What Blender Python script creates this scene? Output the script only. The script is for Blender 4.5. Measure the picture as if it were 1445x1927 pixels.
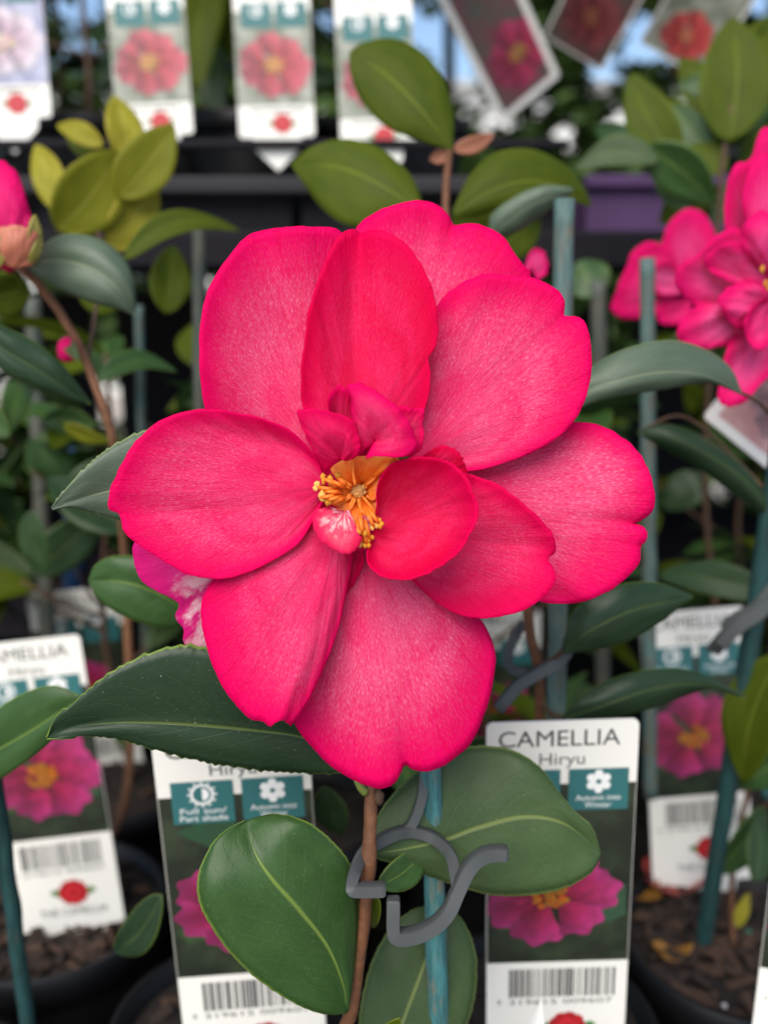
import bpy, bmesh, math, random
from mathutils import Vector, Matrix, noise
R = math.radians
random.seed(7)
for o in list(bpy.data.objects): bpy.data.objects.remove(o)
scene = bpy.context.scene
COL = scene.collection

# ---------------------------------------------------------------- camera, sky, sun, exposure
FPX, PW, PH = 1700.0, 1445.0, 1927.0
PITCH = R(14)
CAM = Vector((0, 0, 1.2))
cam_d = bpy.data.cameras.new('camera'); cam_o = bpy.data.objects.new('camera', cam_d); COL.objects.link(cam_o)
cam_o.location = CAM; cam_o.rotation_euler = (R(90) - PITCH, 0, 0)
cam_d.sensor_fit = 'VERTICAL'; cam_d.sensor_height = 24.0; cam_d.lens = FPX / PH * 24.0
cam_d.clip_start = 0.01; cam_d.clip_end = 300
cam_d.dof.use_dof = True; cam_d.dof.focus_distance = 0.152
cam_d.dof.aperture_fstop = (cam_d.lens / 1000) / 0.0029
scene.camera = cam_o
RM = cam_o.rotation_euler.to_matrix()

world = bpy.data.worlds.new('World'); scene.world = world; world.use_nodes = True
wn = world.node_tree.nodes; wl = world.node_tree.links
sky = wn.new('ShaderNodeTexSky'); sky.sky_type = 'NISHITA'; sky.sun_disc = False; sky.altitude = 300; sky.air_density = 1; sky.dust_density = .3; sky.ozone_density = 1.5
SUN_EL, SUN_AZ = 48, 200
sky.sun_elevation = R(SUN_EL); sky.sun_rotation = R(SUN_AZ)
wl.new(sky.outputs[0], wn['Background'].inputs[0]); wn['Background'].inputs[1].default_value = 0.10
sd = bpy.data.lights.new('sun', 'SUN'); so = bpy.data.objects.new('sun', sd); COL.objects.link(so)
sd.energy = 2.8; sd.angle = R(50); sd.color = (1, 0.93, 0.82)
sdir = Vector((math.sin(R(SUN_AZ)) * math.cos(R(SUN_EL)), math.cos(R(SUN_AZ)) * math.cos(R(SUN_EL)), math.sin(R(SUN_EL))))
so.rotation_euler = (-sdir).to_track_quat('-Z', 'Y').to_euler(); so.location = sdir * 5
scene.view_settings.view_transform = 'Standard'; scene.view_settings.look = 'None'
scene.view_settings.exposure = 0.85; scene.view_settings.gamma = 1.0
scene.render.engine = 'CYCLES'

def at(px, py, z):
    """point seen at photo pixel (px, py), z metres in front of the lens"""
    return CAM + RM @ Vector(((px - PW / 2) / FPX * z, -(py - PH / 2) / FPX * z, -z))

# ---------------------------------------------------------------- materials
def newmat(name):
    m = bpy.data.materials.new(name); m.use_nodes = True
    nt = m.node_tree; b = nt.nodes['Principled BSDF']
    return m, nt, b, nt.nodes, nt.links
def mixc(nt, f, a, b):
    n = nt.nodes.new('ShaderNodeMix'); n.data_type = 'RGBA'
    for i, v in ((0, f), (6, a), (7, b)):
        if hasattr(v, 'links'): nt.links.new(v, n.inputs[i])
        elif i == 0: n.inputs[0].default_value = v
        else: n.inputs[i].default_value = (*v, 1)
    return n.outputs[2]
def mth(nt, op, a, b=0.0, c=0.0):
    n = nt.nodes.new('ShaderNodeMath'); n.operation = op
    for i, v in enumerate((a, b, c)):
        if hasattr(v, 'links'): nt.links.new(v, n.inputs[i])
        else: n.inputs[i].default_value = v
    return n.outputs[0]
def mrange(nt, v, a, b, c=0.0, d=1.0, smooth=True):
    n = nt.nodes.new('ShaderNodeMapRange'); n.interpolation_type = 'SMOOTHSTEP' if smooth else 'LINEAR'
    nt.links.new(v, n.inputs[0])
    for i, x in enumerate((a, b, c, d)): n.inputs[i + 1].default_value = x
    return n.outputs[0]
def nse(nt, vec, scale, detail=3, rough=.5, sx=1, sy=1, sz=1):
    mp = nt.nodes.new('ShaderNodeMapping'); mp.inputs['Scale'].default_value = (sx, sy, sz)
    nt.links.new(vec, mp.inputs[0])
    n = nt.nodes.new('ShaderNodeTexNoise'); n.inputs['Scale'].default_value = scale
    n.inputs['Detail'].default_value = detail; n.inputs['Roughness'].default_value = rough
    nt.links.new(mp.outputs[0], n.inputs['Vector'])
    return n.outputs['Fac']
def bump(nt, h, strength, dist, b):
    n = nt.nodes.new('ShaderNodeBump'); n.inputs['Strength'].default_value = strength; n.inputs['Distance'].default_value = dist
    nt.links.new(h, n.inputs['Height']); nt.links.new(n.outputs[0], b.inputs['Normal'])
    return n.outputs[0]
def translucent(nt, b, col, fac, normal=None):
    t = nt.nodes.new('ShaderNodeBsdfTranslucent')
    if hasattr(col, 'links'): nt.links.new(col, t.inputs[0])
    else: t.inputs[0].default_value = (*col, 1)
    mx = nt.nodes.new('ShaderNodeMixShader'); mx.inputs[0].default_value = fac
    nt.links.new(b.outputs[0], mx.inputs[1]); nt.links.new(t.outputs[0], mx.inputs[2])
    nt.links.new(mx.outputs[0], nt.nodes['Material Output'].inputs[0])

def plain(name, col, rough=.5, var=.25, scale=300, spec=.5, metal=0, bmp=0):
    m, nt, b, N, L = newmat(name)
    tc = N.new('ShaderNodeTexCoord')
    f = nse(nt, tc.outputs['Object'], scale, 4)
    c = mixc(nt, f, tuple(x * (1 - var) for x in col), tuple(min(1, x * (1 + var)) for x in col))
    L.new(c, b.inputs['Base Color']); b.inputs['Roughness'].default_value = rough
    b.inputs['Specular IOR Level'].default_value = spec; b.inputs['Metallic'].default_value = metal
    if bmp: bump(nt, f, .5, bmp, b)
    return m

def petal_mat(name, sat, pale, deep, white=False, glint=1.0):
    m, nt, b, N, L = newmat(name)
    tc = N.new('ShaderNodeTexCoord'); uv = tc.outputs['UV']
    at_ = N.new('ShaderNodeAttribute'); at_.attribute_name = 'pale'
    fine = nse(nt, uv, 1.0, 2, .6, 520, 48, 1)
    med = nse(nt, uv, 1.0, 4, .65, 110, 9, 1)
    big = nse(nt, uv, 1.0, 3, .55, 3.2, 4, 1)
    pf = mth(nt, 'MULTIPLY', at_.outputs['Fac'], mrange(nt, big, .3, .62, .45, 1.15))
    pf = mth(nt, 'MULTIPLY', pf, mrange(nt, med, .3, .7, .55, 1.35))
    sp = mrange(nt, fine, .48, .74, 0, 1)
    spf = mth(nt, 'MULTIPLY', sp, mth(nt, 'MULTIPLY', mth(nt, 'ADD', pf, .02), 1.0 * glint))
    dp = N.new('ShaderNodeAttribute'); dp.attribute_name = 'deep'
    base = mixc(nt, mth(nt, 'MULTIPLY', dp.outputs['Fac'], mrange(nt, big, .25, .7, 1.15, .65)), sat, deep)
    c = mixc(nt, mth(nt, 'MULTIPLY', pf, mrange(nt, fine, .25, .6, .7, 1.1)), base, pale)  # paler pink: the petal's own tone plus soft sheen put into colour
    c = mixc(nt, spf, c, (.92, .28, .39))  # light flecks painted in as glints off the petal surface
    vn = nse(nt, uv, 1.0, 2, .5, 44, 1.6, 1)
    vl = mth(nt, 'MULTIPLY', mrange(nt, mth(nt, 'ABSOLUTE', mth(nt, 'SUBTRACT', vn, .5)), .035, .0), .24)
    c = mixc(nt, vl, c, deep)
    if white:
        st = nse(nt, uv, 1.0, 4, .65, 9, 2.2, 1)
        rad = N.new('ShaderNodeAttribute'); rad.attribute_name = 'streak'
        k = mth(nt, 'MULTIPLY', mrange(nt, st, .46, .60), rad.outputs['Fac'])
        c = mixc(nt, k, c, (.82, .66, .66))
    L.new(c, b.inputs['Base Color'])
    b.inputs['Roughness'].default_value = .55; b.inputs['Specular IOR Level'].default_value = .035
    b.inputs['Sheen Weight'].default_value = .0; b.inputs['Sheen Roughness'].default_value = .4
    b.inputs['Sheen Tint'].default_value = (1, .45, .62, 1)
    h = mth(nt, 'SUBTRACT', mth(nt, 'ADD', mth(nt, 'MULTIPLY', fine, .5), med), mth(nt, 'MULTIPLY', vl, 1.2))
    bump(nt, h, .45, .00045, b)
    translucent(nt, b, c, .28)
    return m

def leaf_mat(name, col, col2, rib, edge, rough=.33, trans=.12, spec=.5, dust=.0):
    m, nt, b, N, L = newmat(name)
    tc = N.new('ShaderNodeTexCoord'); uv = tc.outputs['UV']
    sx = N.new('ShaderNodeSeparateXYZ'); L.new(uv, sx.inputs[0])
    a = mth(nt, 'ABSOLUTE', mth(nt, 'MULTIPLY', mth(nt, 'SUBTRACT', sx.outputs[1], .5), 2))
    oi = N.new('ShaderNodeObjectInfo')
    big = nse(nt, uv, 3.2, 4, .6); fine = nse(nt, uv, 55, 3, .7)
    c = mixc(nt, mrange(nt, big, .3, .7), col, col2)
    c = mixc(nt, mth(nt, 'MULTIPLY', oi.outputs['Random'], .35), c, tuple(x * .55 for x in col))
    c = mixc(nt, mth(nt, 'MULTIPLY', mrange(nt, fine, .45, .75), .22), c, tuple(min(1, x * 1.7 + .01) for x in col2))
    ph = mth(nt, 'SUBTRACT', mth(nt, 'MULTIPLY', sx.outputs[0], 52), mth(nt, 'MULTIPLY', a, 17))
    vein = mth(nt, 'MULTIPLY', mrange(nt, mth(nt, 'SINE', ph), .955, 1.0), mrange(nt, a, .92, .55))
    c = mixc(nt, mth(nt, 'MULTIPLY', vein, .05), c, rib)
    mid = mth(nt, 'MULTIPLY', mrange(nt, a, .045, .012), mrange(nt, sx.outputs[0], .97, .75))
    c = mixc(nt, mth(nt, 'MULTIPLY', mid, .8), c, rib)
    c = mixc(nt, mrange(nt, a, .955, .992, 0, .8), c, edge)
    if dust:
        sp = mrange(nt, nse(nt, uv, 1, 2, .6, 95, 55, 1), .70, .76)
        c = mixc(nt, mth(nt, 'MULTIPLY', sp, dust), c, (.45, .5, .42))
    L.new(c, b.inputs['Base Color'])
    L.new(mrange(nt, big, .25, .75, rough - .06, rough + .12), b.inputs['Roughness'])
    b.inputs['Specular IOR Level'].default_value = spec * .62
    h = mth(nt, 'SUBTRACT', mth(nt, 'ADD', mth(nt, 'MULTIPLY', fine, .10), mth(nt, 'MULTIPLY', big, .5)), mth(nt, 'ADD', mth(nt, 'MULTIPLY', vein, .12), mth(nt, 'MULTIPLY', mid, .5)))
    bump(nt, h, .45, .0006, b)
    translucent(nt, b, mixc(nt, .5, c, tuple(min(1, x * 2.2) for x in col2)), trans)
    return m

def stake_mat(name, paint, wood, cover=.5):
    m, nt, b, N, L = newmat(name)
    tc = N.new('ShaderNodeTexCoord'); uv = tc.outputs['UV']
    gr = nse(nt, uv, 1, 4, .65, 12, 5, 1); gr2 = nse(nt, uv, 1, 3, .6, 34, 22, 1); blot = nse(nt, uv, 1, 3, .5, 3, 5, 1)
    c = mixc(nt, mrange(nt, gr, .3, .7), tuple(x * .6 for x in paint), tuple(x * 1.35 for x in paint))
    wd = mixc(nt, mrange(nt, gr2, .3, .7), tuple(x * .55 for x in wood), wood)
    k = mrange(nt, mth(nt, 'ADD', mth(nt, 'MULTIPLY', gr, .6), mth(nt, 'MULTIPLY', blot, .6)), cover, cover + .16)
    c = mixc(nt, k, c, wd)
    c = mixc(nt, mrange(nt, gr2, .66, .74, 0, .6), c, (.03, .03, .02))
    L.new(c, b.inputs['Base Color']); b.inputs['Roughness'].default_value = .62
    bump(nt, mth(nt, 'ADD', gr, gr2), .6, .0003, b)
    return m

M = {}
PINK = (.77, .0006, .114)
M['petal'] = petal_mat('petal_pink', PINK, (.77, .066, .195), (.68, .0004, .048))
M['petal_white'] = petal_mat('petal_variegated', (.62, .010, .18), (.74, .08, .32), (.55, .006, .12), white=True)
M['petal_far'] = petal_mat('petal_pink_plain', (.76, .006, .145), (.78, .11, .33), (.58, .002, .075), glint=.4)
M['petaloid'] = petal_mat('petaloid_striped', (.80, .012, .10), (.85, .18, .25), (.80, .010, .08), white=True, glint=.3)
M['leaf_dark'] = leaf_mat('leaf_dark_glossy', (0.0147, 0.0343, 0.0147), (0.0221, 0.0466, 0.0196), (0.0859, 0.1227, 0.0307), (0.1473, 0.2209, 0.0307), .33, .05, .42, dust=.6)
M['leaf_mid'] = leaf_mat('leaf_mid_green', (0.0259, 0.0648, 0.0144), (0.0396, 0.0900, 0.0230), (0.1584, 0.2304, 0.0432), (0.1728, 0.2448, 0.0432), .34, .10, .4, dust=.35)
M['leaf_flat'] = leaf_mat('leaf_dull_green', (0.0368, 0.0670, 0.0214), (0.0502, 0.0837, 0.0301), (0.1607, 0.2009, 0.0603), (0.1875, 0.2411, 0.0670), .45, .10, .35, dust=.3)
M['leaf_olive'] = leaf_mat('leaf_olive', (0.0512, 0.0756, 0.0037), (0.0805, 0.1074, 0.0061), (0.1586, 0.1952, 0.0244), (0.1708, 0.2196, 0.0244), .5, .22, .18)
M['leaf_young'] = leaf_mat('leaf_young_yellow', (0.2500, 0.2313, 0.0125), (0.3750, 0.3313, 0.0438), (0.4250, 0.3750, 0.0875), (0.4250, 0.3000, 0.0625), .5, .30, .2)
M['leaf_lime'] = leaf_mat('leaf_yellow_green', (0.1365, 0.1495, 0.0065), (0.1950, 0.1950, 0.0130), (0.2860, 0.2730, 0.0390), (0.2860, 0.2600, 0.0390), .5, .25, .2)
M['leaf_far'] = leaf_mat('leaf_far_shrub', (.045, .085, .022), (.075, .120, .032), (.08, .12, .03), (.10, .15, .03), .45, .2, .3)
M['stem_light'] = plain('stem_bark_tan', (.22, .095, .045), .7, .5, 420, bmp=.0006)
M['bud_red'] = plain('bud_scale_red', (.38, .11, .06), .55, .5, 180)
M['bud_green'] = plain('bud_scale_green', (.24, .20, .035), .55, .4, 180)
M['bud_scale'] = plain('bud_scale', (0.2940, 0.1400, 0.0490), .55, .5, 180)
M['leaf_sheen'] = leaf_mat('leaf_grey_sheen', (0.0620, 0.0951, 0.0568), (0.0879, 0.1220, 0.0775), (0.2068, 0.2378, 0.1448), (0.2275, 0.2895, 0.1034), .46, .06, .7)  # sky sheen on the leaf face put into a greyer base colour
M['leaf_deep'] = leaf_mat('leaf_deep_green', (0.0178, 0.0446, 0.0139), (0.0297, 0.0634, 0.0198), (0.0792, 0.1188, 0.0297), (0.0990, 0.1485, 0.0297), .34, .10, .45)  # deeper green base colour, mixed into the leaves farther back
M['stem'] = plain('stem_bark', (0.1190, 0.0434, 0.0154), .7, .6, 420, bmp=.0008)
M['stem_grey'] = plain('stem_bark_grey', (0.0780, 0.0390, 0.0210), .75, .5, 420, bmp=.0006)
M['shoot'] = plain('green_shoot', (0.1320, 0.1680, 0.0240), .5, .3, 200)
M['salmon'] = plain('salmon_shoot', (0.2700, 0.0960, 0.0480), .5, .3, 200)
M['orange'] = None
M['anther'] = plain('anther_yellow', (.56, .23, .008), .7, .3, 900, bmp=.0004)
M['anther_pale'] = plain('anther_cream', (.66, .36, .08), .7, .25, 900, bmp=.0004)
M['pistil'] = plain('pistil_downy', (.52, .28, .09), .85, .4, 1600, bmp=.0006)
M['stake'] = stake_mat('stake_teal_paint', (.040, .155, .160), (.165, .165, .120), .60)
M['stake_worn'] = stake_mat('stake_worn_paint', (.065, .120, .112), (.135, .115, .080), .56)
M['stake_dark'] = stake_mat('stake_dark_teal', (.010, .048, .047), (.045, .055, .042), .66)
M['stake_grey'] = stake_mat('stake_grey_bamboo', (.060, .075, .062), (.105, .095, .070), .52)
M['clip'] = plain('grey_plastic', (.056, .060, .060), .5, .12, 200, spec=.35, bmp=.0001)
M['card'] = plain('white_card', (.80, .765, .70), .38, .04, 60)
M['card_edge'] = plain('white_plastic', (.78, .76, .72), .4, .05, 60)
M['ink'] = plain('black_ink', (.045, .048, .05), .6, .2, 60)
M['ink_grey'] = plain('grey_ink', (.10, .105, .11), .6, .2, 60)
M['teal'] = plain('teal_ink', (0.0252, 0.1332, 0.1368), .5, .1, 40)
M['white_ink'] = plain('white_ink', (.80, .80, .78), .5, .05, 60)
M['cyan'] = plain('pale_blue_ink', (.10, .36, .40), .5, .15, 40)
M['pot'] = plain('black_plastic_pot', (.005, .005, .006), .5, .3, 120, spec=.25)
M['soil'] = plain('potting_soil', (0.0096, 0.0054, 0.0036), .95, .8, 260, bmp=.002)
M['bark'] = plain('bark_chip', (0.0216, 0.0108, 0.0060), .85, .7, 300, bmp=.001)
M['bark_light'] = plain('pale_bark_chip', (0.0510, 0.0252, 0.0132), .85, .6, 300, bmp=.001)
M['fert'] = plain('fertiliser_green', (0.0180, 0.1800, 0.1140), .4, .2, 300)
M['perlite'] = plain('perlite_white', (0.4960, 0.4800, 0.4800), .8, .1, 300)
M['deadleaf'] = plain('dead_leaf', (0.2160, 0.0960, 0.0120), .6, .5, 220)
M['deadpetal'] = plain('fallen_petal', (0.2400, 0.0300, 0.0210), .6, .5, 120)
M['rack'] = plain('grey_metal', (0.0204, 0.0187, 0.0221), .6, .3, 30, spec=.25)
M['rack_dark'] = plain('dark_plastic_tray', (0.0085, 0.0071, 0.0102), .7, .4, 30, spec=.15)
M['purple'] = plain('purple_plastic', (.062, .028, .085), .55, .25, 40, spec=.25)
M['bench'] = plain('dark_timber', (0.0300, 0.0240, 0.0192), .8, .4, 20, bmp=.002)
M['ground'] = plain('gravel_ground', (.38, .34, .30), .9, .35, 6, bmp=.01)
M['wall'] = plain('white_render', (.78, .77, .74), .8, .08, 2)
M['roofm'] = plain('steel_roof', (.45, .46, .47), .5, .1, 2)
M['glass'] = plain('dark_glass', (.05, .06, .07), .15, .1, 2)
M['blue'] = plain('blue_plastic', (.012, .050, .150), .4, .15, 30)
def orange_mat():
    m, nt, b, N, L = newmat('filament_orange')
    tc = N.new('ShaderNodeTexCoord'); uv = tc.outputs['UV']
    f = nse(nt, uv, 1, 3, .6, 14, 3, 1)
    L.new(mixc(nt, mrange(nt, f, .3, .7), (.95, .20, .012), (.98, .36, .045)), b.inputs['Base Color'])
    b.inputs['Roughness'].default_value = .45; b.inputs['Subsurface Weight'].default_value = 0
    bump(nt, f, .4, .0004, b); translucent(nt, b, (.98, .34, .03), .35)
    return m
M['orange'] = orange_mat()
def vcol_mat(name):
    m, nt, b, N, L = newmat(name)
    a = N.new('ShaderNodeAttribute'); a.attribute_name = 'ink'
    tc = N.new('ShaderNodeTexCoord'); f = nse(nt, tc.outputs['Object'], 14, 4)
    L.new(mixc(nt, mrange(nt, f, .3, .75, 0, .35), a.outputs['Color'], (.03, .02, .02)), b.inputs['Base Color'])
    b.inputs['Roughness'].default_value = .42
    return m
M['print'] = vcol_mat('printed_picture')
def backdrop_print(name, a, bcol):
    m, nt, b, N, L = newmat(name); tc = N.new('ShaderNodeTexCoord')
    f = nse(nt, tc.outputs['Object'], 3.2, 3, .5)
    L.new(mixc(nt, mrange(nt, f, .35, .7), a, bcol), b.inputs['Base Color']); b.inputs['Roughness'].default_value = .40
    return m
M['pic_green'] = backdrop_print('printed_dark_foliage', (0.0132, 0.0180, 0.0108), (0.0330, 0.0450, 0.0228))
M['pic_pale'] = backdrop_print('printed_pale_foliage', (.13, .15, .10), (.34, .34, .28))
M['pic_lilac'] = backdrop_print('printed_lilac_ground', (.24, .24, .36), (.40, .40, .52))
M['pic_pinkish'] = backdrop_print('printed_pink_ground', (.50, .22, .20), (.62, .36, .33))
M['pic_maroon'] = backdrop_print('printed_maroon_ground', (0.1440, 0.0420, 0.0480), (0.0720, 0.0720, 0.0540))

# ---------------------------------------------------------------- object helpers
MW = {}
def empty(name, loc, label, cat, group=None, matrix=None):
    o = bpy.data.objects.new(name, None); COL.objects.link(o); o.empty_display_size = .01
    mw = matrix if matrix is not None else Matrix.Translation(loc)
    o.matrix_world = mw; MW[o.name] = mw
    return tag(o, label, cat, group)
def tag(o, label=None, cat=None, group=None, kind=None):
    if label: o['label'] = label
    if cat: o['category'] = cat
    if group: o['group'] = group
    if kind: o['kind'] = kind
    return o
def link(name, me, mat, parent=None, local=False, smooth=True):
    """mesh given in world coordinates, or in the parent's own if local"""
    o = bpy.data.objects.new(name, me); COL.objects.link(o)
    if mat is not None and not me.materials: me.materials.append(M[mat] if isinstance(mat, str) else mat)
    if smooth:
        me.polygons.foreach_set('use_smooth', [True] * len(me.polygons))
    if parent is not None:
        o.parent = parent
        pm = MW.get(parent.name, Matrix())
        if not local: o.matrix_parent_inverse = pm.inverted(); MW[o.name] = Matrix()
        else: MW[o.name] = pm
    else: MW[o.name] = Matrix()
    return o
def mesh(verts, faces, name='m', uvs=None):
    me = bpy.data.meshes.new(name); me.from_pydata([tuple(v) for v in verts], [], faces)
    if uvs:
        l = me.uv_layers.new(name='UVMap'); vi = [0] * len(me.loops); me.loops.foreach_get('vertex_index', vi)
        l.data.foreach_set('uv', [c for i in vi for c in uvs[i]])
    me.update(); return me
def solid(o, t, off=0):
    s = o.modifiers.new('thickness', 'SOLIDIFY'); s.thickness = t; s.offset = off
def fattr(me, name, vals):
    a = me.attributes.new(name, 'FLOAT', 'POINT'); a.data.foreach_set('value', vals)

def catmull(pts, n):
    """n points evenly spread along a smooth curve through pts (tuples of any length)"""
    P = [Vector(p) if len(p) < 5 else p for p in pts]
    if len(P) == 2: return [P[0].lerp(P[1], i / (n - 1)) for i in range(n)]
    ext = [P[0] * 2 - P[1]] + P + [P[-1] * 2 - P[-2]]
    d = []
    for i in range(1, len(ext) - 2):
        p0, p1, p2, p3 = ext[i - 1:i + 3]
        for k in range(14):
            t = k / 14
            d.append(.5 * ((2 * p1) + (p2 - p0) * t + (2 * p0 - 5 * p1 + 4 * p2 - p3) * t * t + (3 * p1 - p0 - 3 * p2 + p3) * t ** 3))
    d.append(P[-1])
    L = [0]
    for a, b in zip(d, d[1:]): L.append(L[-1] + (Vector(b) - Vector(a)).length)
    out = []; j = 0
    for i in range(n):
        s = L[-1] * i / (n - 1)
        while j < len(L) - 2 and L[j + 1] < s: j += 1
        k = (s - L[j]) / max(1e-9, L[j + 1] - L[j]); out.append(d[j].lerp(d[j + 1], max(0, min(1, k))))
    return out

def tube_mesh(path, rad, sides=10, squash=1.0, wob=0, seed=0, cap=True):
    """swept tube; rad = number or list; squash flattens it"""
    P = [Vector(p) for p in path]; n = len(P); V = []; F = []; UV = []
    rr = rad if isinstance(rad, (list, tuple)) else [rad] * n
    up = Vector((0, -1, .25)).normalized(); acc = 0
    for i in range(n):
        t = (P[min(i + 1, n - 1)] - P[max(i - 1, 0)]).normalized()
        s = t.cross(up); s = s.normalized() if s.length > 1e-4 else Vector((1, 0, 0)); u2 = s.cross(t).normalized()
        if i: acc += (P[i] - P[i - 1]).length
        for k in range(sides):
            a = 2 * math.pi * k / sides; r = rr[i]
            if wob: r *= 1 + wob * noise.noise(Vector((math.cos(a) * 1.3 + seed, math.sin(a) * 1.3, acc * 90)))
            V.append(P[i] + s * math.cos(a) * r + u2 * math.sin(a) * r * squash); UV.append((k / sides, acc * 20))
    for i in range(n - 1):
        for k in range(sides):
            k2 = (k + 1) % sides; F.append((i * sides + k, i * sides + k2, (i + 1) * sides + k2, (i + 1) * sides + k))
    if cap:
        F.append(tuple(reversed(range(sides)))); F.append(tuple((n - 1) * sides + k for k in range(sides)))
    return mesh(V, F, 'tube', UV)
def box_geo(c, s, rot=None):
    V = []
    for x in (-.5, .5):
        for y in (-.5, .5):
            for z in (-.5, .5):
                v = Vector((x * s[0], y * s[1], z * s[2]))
                if rot: v = rot @ v
                V.append(Vector(c) + v)
    return V, [(0, 1, 3, 2), (4, 6, 7, 5), (0, 4, 5, 1), (2, 3, 7, 6), (0, 2, 6, 4), (1, 5, 7, 3)]
def boxes_mesh(lst):
    V = []; F = []
    for it in lst:
        v, f = box_geo(*it); o = len(V); V += v; F += [tuple(i + o for i in q) for q in f]
    return mesh(V, F)
def bev(o, w, seg=2):
    b = o.modifiers.new('bevel', 'BEVEL'); b.width = w; b.segments = seg; b.limit_method = 'ANGLE'

# ---------------------------------------------------------------- leaves
def leaf_outline(parent, edge_a, mid, edge_b, mat, teeth=0, tooth=5.0, bulge=.0008, name='leaf', nu=84, nv=7, thick=.00035, wave=.0006, seed=0):
    """leaf traced by two margins and a midrib, each from base to tip, points (px, py, z)"""
    A = catmull(edge_a, nu); Mi = catmull(mid, nu); B = catmull(edge_b, nu)
    V = []; UV = []; F = []
    for i in range(nu):
        u = i / (nu - 1)
        rowpts = []
        for j in range(2 * nv + 1):
            v = (j - nv) / nv
            E = A if v < 0 else B; w = abs(v)
            p = Mi[i].lerp(E[i], w)
            if teeth and j in (0, 2 * nv) and .03 < u < .985:
                d = Vector((E[i][0] - Mi[i][0], E[i][1] - Mi[i][1])); d = d.normalized() if d.length > 1e-6 else d
                ph = (u * teeth * (1.0 + .04 * math.sin(u * 23 + seed))) % 1
                k = tooth * ((1 - ph) ** 1.6) * (.75 + .5 * noise.noise(Vector((u * 40, seed, v))))
                p = Vector((p[0] + d[0] * k, p[1] + d[1] * k, p[2]))
            z = p[2] - bulge * math.sin(math.pi * w) * math.sin(math.pi * min(1, u * 1.05)) ** .5
            z += wave * w * noise.noise(Vector((u * 5 + seed, v * 1.5, 3.1)))
            V.append(at(p[0], p[1], z)); UV.append((u, v * .5 + .5))
    W = 2 * nv + 1
    for i in range(nu - 1):
        for j in range(W - 1): F.append((i * W + j, i * W + j + 1, (i + 1) * W + j + 1, (i + 1) * W + j))
    o = link(name, mesh(V, F, name, UV), mat, parent); solid(o, thick); return o

def leaf(parent, base, tip, wpx, mat, roll=0, bend=0, arch=.05, fold=.18, name='leaf', nu=22, nv=4, shape=.85, seed=None):
    """leaf between two (px, py, z) points, wpx wide at its middle, its face turned by roll degrees from the viewer"""
    seed = random.random() * 50 if seed is None else seed
    b = at(*base); t = at(*tip); zm = (base[2] + tip[2]) / 2
    a = t - b; Lg = a.length; a.normalize(); n0 = (CAM - (b + t) / 2).normalized()
    s = a.cross(n0).normalized(); n = s.cross(a).normalized()
    q = Matrix.Rotation(R(roll), 3, a); s = q @ s; n = q @ n
    hw0 = wpx / FPX * zm / 2
    V = []; UV = []; F = []; W = 2 * nv + 1
    for i in range(nu):
        u = i / (nu - 1); sp = math.sin(math.pi * u)
        c = b + a * Lg * u + s * bend * Lg * sp + n * arch * Lg * sp
        hw = hw0 * (math.sin(math.pi * u ** shape) ** .72) * (1 - .12 * u) if 0 < u < 1 else hw0 * .015
        if i % 2: hw *= .975
        for j in range(W):
            v = (j - nv) / nv
            off = fold * abs(v) ** 1.3 * hw + .10 * hw * noise.noise(Vector((u * 3.2 + seed, v * 1.4, seed)))
            V.append(c + s * v * hw + n * off); UV.append((u, v * .5 + .5))
    for i in range(nu - 1):
        for j in range(W - 1): F.append((i * W + j, i * W + j + 1, (i + 1) * W + j + 1, (i + 1) * W + j))
    o = link(name, mesh(V, F, name, UV), mat, parent); solid(o, .0003); return o

SHARED = {}
def shared_leaf(k, mat):
    if (k, mat) in SHARED: return SHARED[k, mat]
    rr = random.Random(k * 11 + 3); V = []; UV = []; F = []; nu, nv = 12, 3; W = 2 * nv + 1
    wid = .22 + .05 * rr.random(); arch = rr.uniform(.06, .30); fold = rr.uniform(.08, .32)
    for i in range(nu):
        u = i / (nu - 1); sp = math.sin(math.pi * u ** .9)
        hw = wid * (sp ** .75) * (1 - .1 * u) if 0 < u < 1 else .004
        for j in range(W):
            v = (j - nv) / nv
            V.append(Vector((u, v * hw, -arch * u * u + fold * abs(v) * hw + .03 * noise.noise(Vector((u * 3, v * 2, k * 3.3))))))
            UV.append((u, v * .5 + .5))
    for i in range(nu - 1):
        for j in range(W - 1): F.append((i * W + j, (i + 1) * W + j, (i + 1) * W + j + 1, i * W + j + 1))
    me = mesh(V, F, 'leaf', UV); me.materials.append(M[mat]); me.polygons.foreach_set('use_smooth', [True] * len(me.polygons))
    SHARED[k, mat] = me; return me
def project(p):
    q = RM.transposed() @ (p - CAM)
    return (PW / 2 + q.x / -q.z * FPX, PH / 2 - q.y / -q.z * FPX, -q.z) if q.z < -1e-3 else (0, 0, -1)
def free_leaf(parent, p, yaw, pitch, roll, ln, mat, k):
    o = bpy.data.objects.new('leaf', shared_leaf(k, mat)); COL.objects.link(o)
    o.parent = parent; o.matrix_parent_inverse = MW[parent.name].inverted()
    o.matrix_basis = Matrix.Translation(p) @ Matrix.Rotation(yaw, 4, 'Z') @ Matrix.Rotation(-pitch, 4, 'Y') @ Matrix.Rotation(roll, 4, 'X') @ Matrix.Scale(ln, 4)
    return o
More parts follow.
